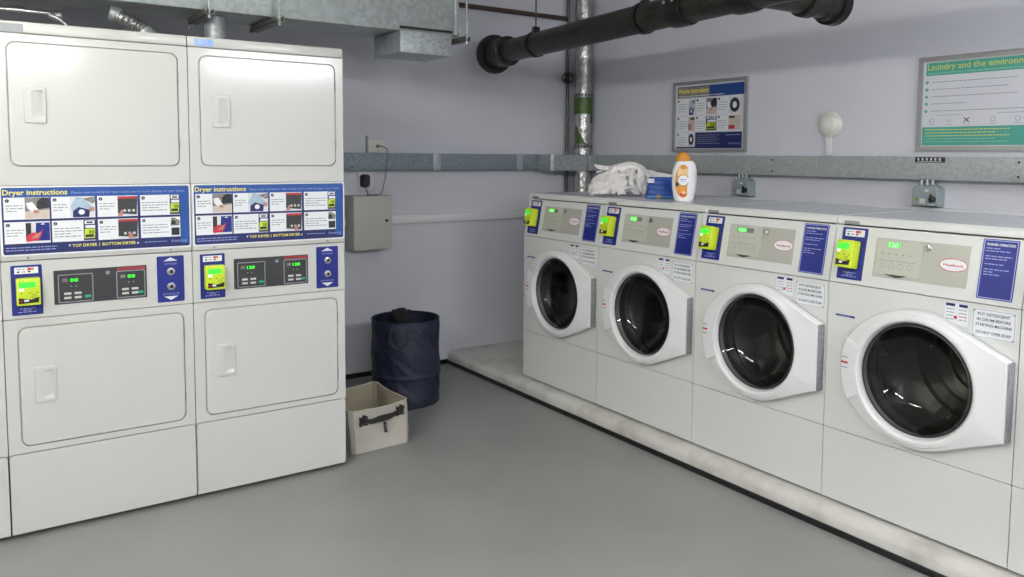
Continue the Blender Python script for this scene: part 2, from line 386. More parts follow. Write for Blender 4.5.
# ------------------------------------------------------------------ print helpers for the signs
def pic(mb, F, s0, t0, s1, t1, kind, h):
    w, g = s1 - s0, t1 - t0
    P = lambda pts, k, hh=0.0002: mb.poly(F, [(s0 + a * w, t0 + b * g) for a, b in pts], h + hh, k)
    if kind == 'load':
        P([(0, 0), (1, 0), (1, 1), (0, 1)], 'pic_beige', 0)
        P([(0, .35), (1, .42), (1, 1), (0, 1)], 'pic_grey')
        P([(.45, .45), (1, .5), (1, .95), (.7, 1), (.5, .8)], 'pic_dark', .0003)
        P([(.05, .75), (.3, .8), (.55, .4), (.45, .3), (.25, .35), (.1, .5)], 'print_w', .0004)
        P([(.35, .42), (.55, .4), (.58, .28), (.42, .25), (.33, .3)], 'skin', .0005)
    elif kind == 'sleeve':
        P([(0, 0), (1, 0), (1, 1), (0, 1)], 'print_panel', 0)
        P([(.1, 0), (.75, 0), (.8, .5), (.5, .6), (.1, .45)], 'navy_dk')
        P([(.0, .5), (.25, 1), (.5, .95), (.9, .5), (.75, .35), (.35, .5), (.1, .3)], 'pic_sky', .0003)
        P([(.5, .9), (1, 1), (1, .75), (.9, .65)], 'pic_grey', .0003)
        P([(.75, .45), (.95, .5), (.98, .3), (.8, .25)], 'skin', .0004)
        mb.disc(F, s0 + .45 * w, t0 + .25 * g, .13 * w, .13 * g, h + .0005, 'print_w', 12)
    elif kind in ('keys', 'keys2'):
        P([(0, 0), (1, 0), (1, 1), (0, 1)], 'print_panel', 0)
        P([(.03, .12), (.95, .05), (1, .97), (.03, .97)], 'fascia_b')
        P([(.05, .86), (.98, .86), (.98, .95), (.05, .95)], 'red', .0003)
        for a in (.3, .52, .74): P([(a, .2), (a + .12, .2), (a + .12, .32), (a, .32)], 'btn', .0004)
        if kind == 'keys': P([(0, 0), (.2, .3), (.32, .28), (.25, .1), (.3, 0)], 'skin', .0005)
        else: P([(.5, 0), (.55, .3), (.66, .32), (.75, .1), (.95, 0)], 'skin', .0005)
    elif kind == 'reader':
        P([(0, 0), (1, 0), (1, 1), (0, 1)], 'navy_dk', 0)
        P([(.1, .8), (.9, .8), (.9, .97), (.1, .97)], 'print_w')
        P([(.25, .84), (.75, .84), (.75, .92), (.25, .92)], 'dark_txt', .0003)
        P([(.15, .6), (.95, .6), (.95, .74), (.15, .74)], 'print_w')
        P([(.05, .1), (.9, .1), (.95, .56), (.1, .56)], 'lime')
        P([(.1, .15), (.85, .15), (.8, .3), (.15, .28)], 'pic_dark', .0003)
        P([(.4, .32), (.9, .32), (.9, .5), (.4, .5)], 'lime_d', .0003)
    elif kind == 'hand':
        P([(0, 0), (1, 0), (1, 1), (0, 1)], 'print_panel', 0)
        P([(.0, .1), (.22, .1), (.22, .95), (.0, .95)], 'pic_dark')
        P([(.38, .08), (.98, .08), (.98, .95), (.42, .95)], 'navy_card')
        P([(.6, .86), (.7, .93), (.8, .86)], 'print_w', .0003)
        P([(.02, .05), (.5, .1), (.62, .35), (.7, .62), (.52, .45), (.3, .5), (.05, .35)], 'red', .0004)
        P([(.2, .2), (.5, .22), (.6, .5), (.4, .4)], 'skin', .0005)
    elif kind == 'twin':
        P([(0, 0), (1, 0), (1, 1), (0, 1)], 'print_w', 0)
        P([(.02, .55), (.9, .55), (.98, .8), (.5, .95), (.1, .98)], 'pic_grey')
        P([(.1, .62), (.5, .6), (.55, .8), (.15, .85)], 'pic_dark', .0003)
        P([(.1, .05), (.92, .05), (.92, .45), (.1, .45)], 'pic_dark')
    elif kind == 'drumring':
        P([(0, 0), (1, 0), (1, 1), (0, 1)], 'print_panel', 0)
        mb.disc(F, s0 + .5 * w, t0 + .5 * g, .42 * w, .44 * g, h + .0002, 'pic_dark', 18)
        mb.disc(F, s0 + .5 * w, t0 + .5 * g, .18 * w, .2 * g, h + .0004, 'print_w', 14)

def instruction_sign(F, parent):
    """blue dryer sign, 0.666 x 0.254, two rows of four white boxes"""
    b = MB(); H = 0.0
    b.plate(F, rr(-.006, -.006, .672, .260, .012), [], -.002, H, 'print_w')
    b.plate(F, rr(0, 0, .666, .254, .008), [], H, H + .0004, 'navy_dk')
    b.plate(F, rr(.002, .20, .664, .252, .006), [], H, H + .0008, 'blue_head')
    b.rect(F, .630, .012, .664, .21, H + .0009, 'blue_head')
    b.text(F, .004, .2265, .0195, 'Dryer instructions', 'yellow_print', H + .0014, width=.214, bold=.02)
    b.text(F, .232, .2285, .0088, 'Please read carefully for best results and to avoid damage to your items.', 'print_lav', H + .0014, width=.418)
    cols = [(.006, .156, .075, 'load', 'hand'), (.162, .313, .226, 'sleeve', 'reader'), (.321, .467, .392, 'keys', 'keys2'), (.477, .629, .590, 'reader', 'twin')]
    for i, (a, c, p, k1, k2) in enumerate(cols):
        for r, (lo, hi) in enumerate(((.133, .217), (.041, .124))):
            b.rect(F, a, lo, c, hi, H + .0010, 'print_w')
            p2 = p if r == 0 else (.270 if i == 1 else p)
            pic(b, F, p2, lo + .002, c, hi - .001, (k1, k2)[r], H + .0013)
            b.disc(F, a + .012, hi - .012, .0068, .0068, H + .0014, 'pic_dark', 14)
            b.text(F, a + .012, hi - .0155, .007, str(i + 1 + 4 * r), 'print_w', H + .0018, align='C')
            for q in range(4 if (i == 3 or (i == 1 and r)) else 3):
                b.words(F, a + .007, hi - .033 - .0105 * q, (p2 - a - .014) * (1 - .35 * (q == 2)), .0055, 'grey_txt', H + .0014, seed=i * 7 + r * 3 + q)
    b.poly(F, [(.220, .0200), (.224, .0285), (.216, .0285)], H + .0014, 'print_w')
    b.text(F, .229, .0185, .0115, 'TOP DRYER', 'yellow_print', H + .0014, width=.088, bold=.02)
    b.rect(F, .3235, .0175, .3255, .0305, H + .0014, 'yellow_print')
    b.text(F, .335, .0185, .0115, 'BOTTOM DRYER', 'yellow_print', H + .0014, width=.122, bold=.02)
    b.poly(F, [(.461, .0195), (.469, .0195), (.465, .028)], H + .0014, 'print_w')
    for q in range(2): b.words(F, .008, .024 - .010 * q, .17, .005, 'print_lav', H + .0014, seed=40 + q)
    b.words(F, .49, .022, .085, .0045, 'print_lav', H + .0014, seed=44)
    b.text(F, .592, .018, .0125, 'Armstrong', 'print_lav', H + .0014, width=.062)
    return b.build('instruction_sign', parent)

def card_reader(F, parent, s0, t0, w, g, prot):
    b = MB()
    b.fbox(F, s0, s0 + w, t0, t0 + g, 0.002, prot, 'lime', 0.004)
    h = prot + .0006; rb = b; d = MB()
    d.rect(F, s0 + .10 * w, t0 + .66 * g, s0 + .80 * w, t0 + .88 * g, h, 'lcd')
    d.rect(F, s0 + .10 * w, t0 + .55 * g, s0 + .30 * w, t0 + .65 * g, h + .0003, 'lcd_pale')
    scr = d; d = rb
    d.poly(F, [(s0 + .08 * w, t0 + .08 * g), (s0 + .9 * w, t0 + .10 * g), (s0 + .94 * w, t0 + .30 * g), (s0 + .6 * w, t0 + .22 * g), (s0 + .08 * w, t0 + .30 * g)], h, 'black_pl')
    d.ring(F, s0 + .72 * w, t0 + .34 * g, .1 * w, .07 * g, .02 * w, h + .0003, 'dark_txt')
    d.rect(F, s0 + .3 * w, t0 + .15 * g, s0 + .5 * w, t0 + .23 * g, h + .0004, 'print_w')
    d.rect(F, s0 + .13 * w, t0 + .15 * g, s0 + .22 * w, t0 + .2 * g, h + .0004, 'red')
    for a in (.15, .5, .8): d.rect(F, s0 + a * w, t0 + .45 * g, s0 + (a + .1) * w, t0 + .49 * g, h, 'lime_d')
    d.words(F, s0 + .12 * w, t0 + .92 * g, .2 * w, .04 * g, 'lime_d', h, 3)
    rd = rb.build('card_reader', parent); scr.build('screen', rd)
    return rd

def reader_card(F, parent, s0, t0, w, g):
    b = MB()
    b.plate(F, rr(s0, t0, s0 + w, t0 + g, .004), [], 0, .0015, 'navy_card')
    ls, lt, lw, lh = s0 + .12 * w, t0 + .83 * g, .76 * w, .13 * g
    b.plate(F, rr(ls, lt, ls + lw, lt + lh, .002), [], .0015, .0022, 'print_w')
    b.words(F, ls + .08 * lw, lt + .65 * lh, lw * .35, lh * .22, 'grey_txt', .0027, 5)
    b.disc(F, ls + .74 * lw, lt + .7 * lh, .09 * lw, .2 * lh, .0027, 'orange', 12)
    b.disc(F, ls + .62 * lw, lt + .7 * lh, .09 * lw, .2 * lh, .0029, 'red', 12)
    b.disc(F, ls + .16 * lw, lt + .3 * lh, .06 * lw, .14 * lh, .0027, 'dark_txt', 10)
    b.disc(F, ls + .62 * lw, lt + .3 * lh, .06 * lw, .14 * lh, .0027, 'dark_txt', 10)
    b.words(F, ls + .3 * lw, lt + .25 * lh, lw * .22, lh * .16, 'red', .0027, 6)
    for q, ww in enumerate((.5, .3, .62)): b.words(F, s0 + (1 - ww) / 2 * w, t0 + .125 * g - q * .035 * g, ww * w, .026 * g, 'print_lav', .002, 8 + q)
    return b.build('reader_card', parent)

# ------------------------------------------------------------------ stacked dryers
DW, DH, DY, DD = 0.686, 1.9947, -1.4241, 0.70
def make_dryer(x0, digits, label):
    r = thing('stacked_dryer', label, 'dryer', (x0 + DW / 2, DY + DD / 2, 0), 0, 'stacked dryers in a row')
    F = Frame((-DW / 2, -DD / 2, 0), (1, 0, 0), (0, 0, 1), (0, -1, 0))
    g = 0.0015
    b = MB(); b.box(-DW / 2 + g, DW / 2 - g, -DD / 2 + .012, DD / 2, .015, 1.949, 'enamel', .003)
    b.build('cabinet', r)
    b = MB(); b.box(-DW / 2 + .001, DW / 2 - .001, -DD / 2 - .003, DD / 2, 1.9515, DH, 'enamel', .006, 3)
    b.build('top_lid', r)
    MB().plate(F, rr(.030, 1.957, .104, 1.985, .002), [], 0.003, .0045, 'badge' if digits == '120' else 'badge_g').build('badge', r)  # grey is glare on the blue badge, put into its colour
    for zz0, zz1, d0, d1, hz in ((1.3800, 1.9490, 1.450, 1.920, 1.618), (.3400, .8650, .364, .834, .535)):
        b = MB()
        b.plate(F, rr(g, zz0, DW - g, zz1, .004), [rr(.044, d0, .648, d1, .032, 8)], -.012, 0, 'enamel')
        b.build('front_panel', r)
        b = MB(); b.rim(F, rr(.0475, d0 + .0035, .6445, d1 - .0035, .030, 8), [(0, -.011), (0, .001), (.003, .004)], 'enamel', cap=True)
        dr = b.build('door', r)
        # moulded pull: plate with a scooped pocket
        s0, s1, z0, z1 = .098, .168, hz, hz + .135
        hb = MB(); hb.plate(F, rr(s0, z0, s1, z1, .006), [rr(s0 + .022, z0 + .012, s1 - .006, z1 - .010, .010)], .003, .011, 'enamel')
        o_ = rr(s0 + .022, z0 + .012, s1 - .006, z1 - .010, .010)
        cx, cz = (s0 + .022 + s1 - .006) / 2, hz + .068
        hb.loops([[F(s, t, .011) for s, t in o_], [F(cx + .012 + (s - cx) * .45, cz + (t - cz) * .8, .0045) for s, t in o_]], 'enamel', cap1=True)
        hb.loops([[F(s, t, .004) for s, t in rr(s0 - .003, z0 - .003, s1 + .003, z1 + .003, .008)], [F(s, t, .007) for s, t in rr(s0, z0, s1, z1, .006)]], 'enamel')
        hb.build('handle', dr)
        for hz2 in (d0 + .10, d1 - .10):
            MB().fbox(F, .646, .6495, hz2 - .025, hz2 + .025, -.008, .003, 'silver', .001).build('hinge', dr)
    # lint panel with the sign
    b = MB(); b.fbox(F, .0, DW, 1.0915, 1.3785, -.011, .007, 'enamel', .008)
    lp = b.build('lint_panel', r)
    for sx in (.09, .60): MB().lathe(F, (sx, 1.1025), [(.005, .0072), (.0045, .009), (.002, .0095)], 'silver', 14, cap1=True).build('screw', lp)
    Fs = Frame(F(.011, 1.117, .0092), F.s, F.t, F.h)
    instruction_sign(Fs, r)
    b = MB(); b.plate(F, rr(g, .868, DW - g, 1.0895, .004), [], -.011, .001, 'enamel')
    b.build('control_panel', r)
    Fc = Frame(F(0, 0, .0012), F.s, F.t, F.h)
    reader_card(Fc, r, .031, .881, .103, .193)
    card_reader(Fc, r, .046, .924, .079, .103, .045)
    # black display fascia
    b = MB(); b.plate(Fc, rr(.172, .911, .506, 1.045, .003), [], 0, .002, 'fascia_b')
    b.disc(Fc, .362, 1.024, .008, .008, .0026, 'silver', 16)
    b.rect(Fc, .396, 1.030, .500, 1.040, .0026, 'red')
    b.words(Fc, .402, 1.032, .09, .006, 'fascia_b', .003, 12)
    fa = b.build('display_fascia', r)
    for s0, s1 in ((.186, .309), (.392, .500)):
        w = s1 - s0; d = MB()
        o1 = rr(s0, .916, s1, 1.028, .006); o2 = rr(s0 + .004, .920, s1 - .004, 1.024, .004)
        d.plate(Fc, o1, [o2], .002, .004, 'silver')
        d.rect(Fc, s0 + .015, .998, s0 + .034, 1.012, .0026, 'pic_grey')
        d.text(Fc, s0 + .042, .9975, .013, digits, 'led', .0032, width=.028 if len(digits) < 3 else .034, bold=.015)
        for i in range(2):
            for j in range(2): d.fbox(Fc, s0 + .02 + i * .036, s0 + .045 + i * .036, .930 + j * .017, .939 + j * .017, .002, .004, 'btn', .001)
            d.disc(Fc, s0 + .045 + .018 * i, .980, .003, .003, .003, 'grey_txt', 8)
        d.fbox(Fc, s1 - .030, s1 - .008, .930, .941, .002, .004, 'teal_key', .001)
        d.build('display', fa)
    # key card
    b = MB(); s0, t0, w, hgt = .546, .882, .106, .194
    b.plate(Fc, rr(s0, t0, s0 + w, t0 + hgt, .004), [], 0, .0015, 'navy_card')
    cx = s0 + w / 2
    b.poly(Fc, [(cx - .028, t0 + .173), (cx + .028, t0 + .173), (cx, t0 + .188)], .0022, 'print_w')
    b.text(Fc, cx, t0 + .157, .0075, 'TOP DRYER', 'print_lav', .0022, width=.052, align='C')
    b.text(Fc, cx, t0 + .030, .0075, 'BOTTOM DRYER', 'print_lav', .0022, width=.064, align='C')
    b.poly(Fc, [(cx - .028, t0 + .024), (cx, t0 + .008), (cx + .028, t0 + .024)], .0022, 'print_w')
    kc = b.build('key_card', r)
    for tz in (.129, .066):
        k = MB(); k.lathe(Fc, (cx, t0 + tz), [(.016, .0015), (.016, .006), (.011, .007), (.010, .012), (.004, .0125)], 'chrome', 20, cap1=True)
        k.lathe(Fc, (cx + .001, t0 + tz), [(.007, .0128), (.0065, .014)], 'black_pl', 14, cap1=True)
        k.build('start_button', kc)
    # lower panel below the bottom door
    b = MB(); b.plate(F, rr(g + .002, .022, DW - g - .002, .336, .014), [], -.011, .001, 'enamel'); b.build('kick_panel', r)
    for sx in (-1, 1):
        for sy in (-1, 1):
            MB().tube([(sx * .29, sy * .29, 0), (sx * .29, sy * .29, .02)], .02, 'rubber', 12).build('foot', r)
    return r
XD = -2.5737
make_dryer(XD - DW, '120', 'white stacked dryer at right end of the row, beside cream basket, displays reading 120')
make_dryer(XD - 2 * DW, '00', 'white stacked dryer in middle of the row, displays reading 00')
make_dryer(XD - 3 * DW, '00', 'white stacked dryer cut off by left edge, only a sliver visible')

# ------------------------------------------------------------------ washers
WW, WD, WX = 0.7277, 0.726, -1.1402
WY0 = -0.8573
def make_washer(i, label):
    yc = WY0 - i * WW - WW / 2
    r = thing('commercial_washer', label, 'washing machine', (WX + WD / 2, yc, .09), -PI / 2, 'front-loading washers on the plinth')
    F = Frame((-WW / 2, -WD / 2, 0), (1, 0, 0), (0, 0, 1), (0, -1, 0))
    g = .0015; a = math.atan2(.2665, .0491) ; ct, st = math.cos(a), math.sin(a)
    P0 = F(0, .916, 0)
    Fp = Frame(P0, (1, 0, 0), (0, ct, st), (0, -st, ct))
    c = (.390, .598)
    # cabinet shell: side cheeks following the sloped console, back, base
    b = MB()
    side = [(0.0, .012), (0, .914), (.044, 1.150), (WD - .004, 1.150), (WD - .004, .012)]
    for sx in (-1, 1):
        x0, x1 = sorted((sx * (WW / 2 - g), sx * (WW / 2 - .018)))
        rings = [[(x0, -WD / 2 + .013 + yy * (1 if yy > .01 else 1), z) for yy, z in side], [(x1, -WD / 2 + .013 + yy, z) for yy, z in side]]
        b.loops(rings, 'enamel_w', cap0=True, cap1=True, smooth=False)
    b.box(-WW / 2 + .018, WW / 2 - .018, WD / 2 - .02, WD / 2 - .002, .012, 1.15, 'enamel_w')
    b.box(-WW / 2 + .018, WW / 2 - .018, -WD / 2 + .013, WD / 2 - .02, .012, .03, 'shell')
    b.build('cabinet', r)
    b = MB(); b.plate(F, rr(g, .015, WW - g, .3085, .004), [], -.012, 0, 'enamel_w'); b.build('kick_panel', r)
    b = MB(); b.plate(F, rr(g, .3115, WW - g, .9125, .004), [circ(c[0], c[1], .232)], -.012, 0, 'enamel_w'); b.build('front_panel', r)
    # console
    b = MB(); b.plate(Fp, rr(g, .000, WW - g, .232, .004), [], -.010, 0, 'enamel_w')
    b.plate(Fp, rr(.155, .022, .565, .214, .006), [], 0, .0015, 'enamel_w')
    con = b.build('console', r)
    # lid: sloped lip and flat top
    b = MB()
    prof = [(.0435, 1.1500), (.0443, 1.172), (.049, 1.179), (.056, 1.182), (WD - .004, 1.182), (WD, 1.178), (WD, 1.150), (.060, 1.150)]
    nx = 2; rings = []
    for x in (-WW / 2 + .001, WW / 2 - .001): rings.append([(x, -WD / 2 + y, z) for y, z in prof])
    b.loops(rings, 'enamel_w', cap0=True, cap1=True)
    b.rect(Frame((-WW / 2, -WD / 2, 1.182), (1, 0, 0), (0, 1, 0), (0, 0, 1)), .006, .062, WW - .006, WD - .008, .0003, 'lidtop')
    b.build('lid', r)
    MB().plate(Fp, rr(.032, .2375, .098, .2615, .002), [], -.003, .0016, 'badge_g').build('badge', r)
    # door ---------------------------------------------------------------
    R = .259; k1, k2 = (.713, .735), (.713, .456)
    angs = sorted(set([round(2 * PI * j / 96, 5) for j in range(96)] + [round(math.atan2(p[1] - c[1], p[0] - c[0]) % (2 * PI), 5) for p in (k1, k2)]))
    def hull():
        pts = [(c[0] + (R if math.cos(t) > 0 else .298) * math.cos(t), c[1] + R * math.sin(t)) for t in [2 * PI * j / 180 for j in range(180)]] + [k1, k2]
        pts = sorted(pts)
        def half(ps):
            h = []
            for p in ps:
                while len(h) > 1 and (h[-1][0] - h[-2][0]) * (p[1] - h[-2][1]) - (h[-1][1] - h[-2][1]) * (p[0] - h[-2][0]) <= 0: h.pop()
                h.append(p)
            return h[:-1]
        return half(pts) + half(pts[::-1])
    hl = hull()
    def rad(t):
        d = (math.cos(t), math.sin(t)); best = .2
        for (x0, y0), (x1, y1) in zip(hl, hl[1:] + hl[:1]):
            ex, ey = x1 - x0, y1 - y0; den = d[0] * ey - d[1] * ex
            if abs(den) < 1e-12: continue
            u = ((x0 - c[0]) * ey - (y0 - c[1]) * ex) / den; v = ((x0 - c[0]) * d[1] - (y0 - c[1]) * d[0]) / den
            if u > 0 and -1e-6 <= v <= 1 + 1e-6: best = max(best, u)
        return best
    rads = [rad(t) for t in angs]
    def ringp(fn, h): return [F(c[0] + fn(q) * math.cos(t), c[1] + fn(q) * math.sin(t), h(q) if callable(h) else h) for q, t in zip(rads, angs)]
    b = MB()
    b.loops([ringp(lambda q: q, .006), ringp(lambda q: q, .036), ringp(lambda q: q - .006, .043),
             ringp(lambda q: q - .012, .044), ringp(lambda q: .243, .051), ringp(lambda q: .236, .054), ringp(lambda q: .226, .054), ringp(lambda q: .219, .050), ringp(lambda q: .211, .030), ringp(lambda q: .209, .0)], 'white_plastic')
    b.loops([ringp(lambda q: q, .006), ringp(lambda q: .209, .0)], 'shell')
    dr = b.build('door', r, 28)
    b = MB(); b.fbox(F, .7135, .7185, .458, .733, .004, .040, 'hinge', .001); b.build('hinge', dr)
    # pull tab on the left of the ring
    b = MB(); n = 14; A0, A1 = math.radians(158), math.radians(207)
    def arc(rr_, h, a0=A0, a1=A1): return [F(c[0] + rr_ * math.cos(a0 + (a1 - a0) * j / n), c[1] + rr_ * math.sin(a0 + (a1 - a0) * j / n), h) for j in range(n + 1)]
    b.loops([arc(.222, .045), arc(.224, .0580), arc(.262, .0562), arc(.286, .0545), arc(.2935, .047), arc(.2935, .020), arc(.25, .020)], 'white_plastic', close=False)
    for e in (0, n):
        b.add([arc(q, h)[e] for q, h in ((.222, .045), (.224, .0580), (.262, .0562), (.286, .0545), (.2935, .047), (.2935, .020), (.25, .020))], [[0, 1, 2, 3, 4, 5, 6]], 'white_plastic', False)
    b.rect(F, .108, .631, .134, .635, .0578, 'grey_txt'); b.rect(F, .106, .608, .136, .616, .0578, 'red'); b.rect(F, .108, .590, .134, .594, .0578, 'grey_txt')
    b.build('handle', dr)
    b = MB(); b.lathe(F, c, [(.211, .026), (.206, .034), (.200, .036)], 'rubber', 72)
    b.build('glass_rim', dr)
    b = MB(); b.lathe(F, c, [(.207, .034), (.199, .032), (.188, .018), (.170, -.006), (.145, -.028), (.110, -.046), (.07, -.056), (.035, -.060), (.002, -.061)], 'glass', 64, cap1=True)
    b.build('glass', dr)
    b = MB(); b.lathe(F, c, [(.232, -.008), (.216, -.012), (.212, -.03), (.222, -.05), (.206, -.062), (.210, -.08), (.235, -.085)], 'rubber', 64); b.build('gasket', r)
    b = MB()
    prof = [(.212, -.085), (.218, -.095), (.262, -.105), (.265, -.15), (.262, -.16), (.265, -.30), (.262, -.31), (.262, -.46), (.25, -.475), (.20, -.468), (.19, -.478), (.13, -.47), (.12, -.478), (.06, -.47), (.05, -.455), (.01, -.45)]
    b.lathe(F, c, prof, 'drum', 72, cap1=True)
    for q in range(3):
        t = 2 * PI * q / 3 + .9 + i * .7
        o = [F(c[0] + math.cos(t + dt) * rr_, c[1] + math.sin(t + dt) * rr_, 0) for dt, rr_ in ((-.16, .263), (0, .205), (.16, .263))]
        b.loops([[p + F.h * -.14 for p in o], [p + F.h * -.44 for p in o]], 'drum', cap0=True, cap1=True, smooth=False)
    b.build('drum', r)
    # stickers on the front
    b = MB(); b.plate(F, rr(.038, .779, .122, .787, .001), [], 0, .001, 'navy_card'); b.words(F, .046, .781, .06, .004, 'print_lav', .0016, 4); b.build('sticker', r)
    b = MB(); b.plate(F, rr(.474, .826, .556, .902, .002), [], 0, .001, 'print_w')
    b.rect(F, .477, .891, .510, .901, .0014, 'navy_dk'); b.rect(F, .524, .891, .554, .901, .0014, 'navy_dk')
    for q in range(4):
        b.words(F, .480, .879 - q * .012, .028, .005, 'grey_txt', .0014, q); b.words(F, .524, .879 - q * .012, .028, .005, 'grey_txt' if q != 2 else 'red', .0014, q + 9)
    b.disc(F, .513, .852, .006, .006, .0014, 'red', 12)
    b.build('sticker', r)
    b = MB(); b.plate(F, rr(.570, .795, .714, .899, .003), [], 0, .0015, 'print_w')
    b.plate(F, rr(.573, .798, .711, .896, .002), [rr(.5745, .7995, .7095, .8945, .002)], .0015, .002, 'grey_txt')
    for q, (tx, ww) in enumerate((('PUT DETERGENT', .106), ('IN DRUM BEFORE', .110), ('STARTING MACHINE', .118), ('DO NOT OVER SOAP', .114))):
        b.text(F, .642, .875 - q * .0185 - (.008 if q == 3 else 0), .0100, tx, 'dark_txt', .0022, width=ww, align='C', bold=.012)
    for ss, tt in ((.578, .890), (.706, .890), (.578, .803), (.706, .803)): b.disc(F, ss, tt, .003, .003, .0024, 'silver', 10)
    b.build('detergent_notice', r)
    # console fittings
    reader_card(Fp, r, .031, .016, .110, .209)
    card_reader(Fp, r, .046, .060, .072, .110, .054)
    b = MB(); b.plate(Fp, rr(.185, .042, .541, .194, .003), [], .0015, .0035, 'fascia')
    b.plate(Fp, rr(.190, .056, .368, .190, .003), [], .0035, .005, 'keypad')
    b.poly(Fp, [(.232, .057), (.328, .057), (.300, .050), (.280, .046), (.260, .050)], .0056, 'dark_txt')
    for q in range(5): b.disc(Fp, .215 + q * .028, .136, .004, .003, .0056, 'grey_txt', 10)
    for q in range(4): b.ring(Fp, .222 + q * .036, .090, .011, .011, .0015, .0056, 'grey_txt', 18)
    b.words(Fp, .20, .108, .15, .004, 'grey_txt', .0056, 3)
    fa = b.build('fascia', r)
    d = MB(); d.rect(Fp, .228, .160, .320, .182, .0056, 'keypad' if i > 2 else 'pic_grey')
    d.rect(Fp, .232, .162, .282, .180, .0058, 'led_w' if i < 2 else 'lcd')
    d.text(Fp, .238, .164, .013, '120', 'lcd_pale', .0062, width=.036, bold=.01)
    d.build('display', fa)
    k = MB(); k.lathe(Fp, (.390, .172), [(.012, .0035), (.012, .010), (.010, .012), (.003, .0125)], 'chrome', 20, cap1=True); k.build('lock', fa)
    d = MB(); d.disc(Fp, .487, .120, .050, .024, .0042, 'print_w', 40); d.ring(Fp, .487, .120, .050, .024, .0022, .0047, 'red', 40)
    d.text(Fp, .487, .1155, .009, 'Huebsch', 'red', .0048, width=.070, bold=.02, align='C'); d.build('logo', fa)
    # blue operation card
    b = MB(); b.plate(Fp, rr(.577, .017, .695, .227, .005), [], 0, .0015, 'navy_card')
    b.plate(Fp, rr(.580, .020, .692, .224, .004), [rr(.583, .023, .689, .221, .003)], .0015, .002, 'print_lav')
    b.text(Fp, .636, .204, .0085, 'WASHER OPERATION', 'print_w', .0022, width=.094, align='C', bold=.02)
    for q, ww in enumerate((.05, .078, 0, .088, .07, 0, .062, 0, .082, .03, .055)):
        if ww: b.words(Fp, .590, .193 - q * .0092, ww, .0052, 'print_lav', .0022, q + 2)
    b.build('operation_card', r)
    for sx in (-1, 1):
        for sy in (-1, 1):
            MB().tube([(sx * .3, sy * .3, 0), (sx * .3, sy * .3, .013)], .022, 'rubber', 12).build('foot', r)
    return r
for i, lb in enumerate(['white front-loading washer at the far left end of the row, nearest the corner',
                        'white front-loading washer, second from left, under the bottle and blue packet',
                        'white front-loading washer in the middle, third from left, nothing on top',
                        'largest-looking white front-loading washer, whole, second from the right edge',
                        'white front-loading washer cut off by right edge, only a sliver visible']):
    make_washer(i, lb)

# ------------------------------------------------------------------ right wall things
FR = Frame((0, 0, 0), (0, -1, 0), (0, 0, 1), (-1, 0, 0))     # s = -y, t = z, h = out of the right wall
FB = Frame((0, 0, 0), (1, 0, 0), (0, 0, 1), (0, -1, 0))      # s = x (negative), t = z, h = out of the back wall
t = thing('cable_trunking', 'long galvanised steel cable trunking along the right wall above washers', 'trunking', (0, -3, 1.4))
def at(o, mb, name):          # child built in world coordinates
    c_ = mb.build(name, o); c_.matrix_parent_inverse = Matrix.Translation(Vector(o.location)).inverted(); return c_
b = MB(); b.fbox(FR, .295, 7.0, 1.400, 1.517, .001, .075, 'galv_d', .003)
at(t, b, 'channel')
for s in (1.30, 1.98, 3.34, 5.0):
    for z_ in (1.425, 1.492):
        b = MB(); b.lathe(FR, (s - 0.07, z_), [(.006, .075), (.005, .078), (.002, .0785)], 'black_pl', 10, cap1=True); at(t, b, 'screw')
b = MB(); b.fbox(FR, 2.785, 2.935, 1.487, 1.513, .075, .078, 'black_pl', .001)
for q in range(6):
    b.rect(FR, 2.797 + q * .0215, 1.497, 2.807 + q * .0215, 1.509, .0784, 'print_w')
    b.rect(FR, 2.800 + q * .0215, 1.5005, 2.803 + q * .0215, 1.5035, .0788, 'black_pl')
b.words(FR, 2.797, 1.491, .125, .004, 'print_w', .0784, 5)
at(t, b, 'name_plate')

t = thing('cable_trunking', 'long galvanised steel cable trunking along the back wall', 'trunking', (-2, 0, 1.4))
b = MB(); b.fbox(FB, -5.6, -.475, 1.400, 1.517, .001, .072, 'galv_shaded', .003); at(t, b, 'channel')
for s0, s1 in ((-1.365, -1.308), (-.663, -.612), (-2.62, -2.56)):
    b = MB(); b.fbox(FB, s0, s1, 1.397, 1.520, .072, .076, 'galv_strap', .001); at(t, b, 'joint_strap')
for z_ in (1.425, 1.492):
    b = MB(); b.lathe(FB, (-1.965, z_), [(.006, .072), (.005, .075), (.002, .0755)], 'black_pl', 10, cap1=True); at(t, b, 'screw')
# corner piece stepping out round the foil pipe
b = MB()
op = [(-.470, -.001), (-.470, -.235), (-.455, -.250), (-.145, -.250), (-.145, -.290), (-.003, -.290), (-.003, -.225), (-.40, -.225), (-.40, -.001)]
b.loops([[(x, y, 1.397) for x, y in op], [(x, y, 1.518) for x, y in op]], 'galv', smooth=False)
for z_, sg_ in ((1.397, -1), (1.518, 1)):
    b.plate(Frame((0, 0, z_), (1, 0, 0), (0, 1, 0), (0, 0, sg_)), op, [], 0, 0, 'galv')
at(t, b, 'corner_piece')

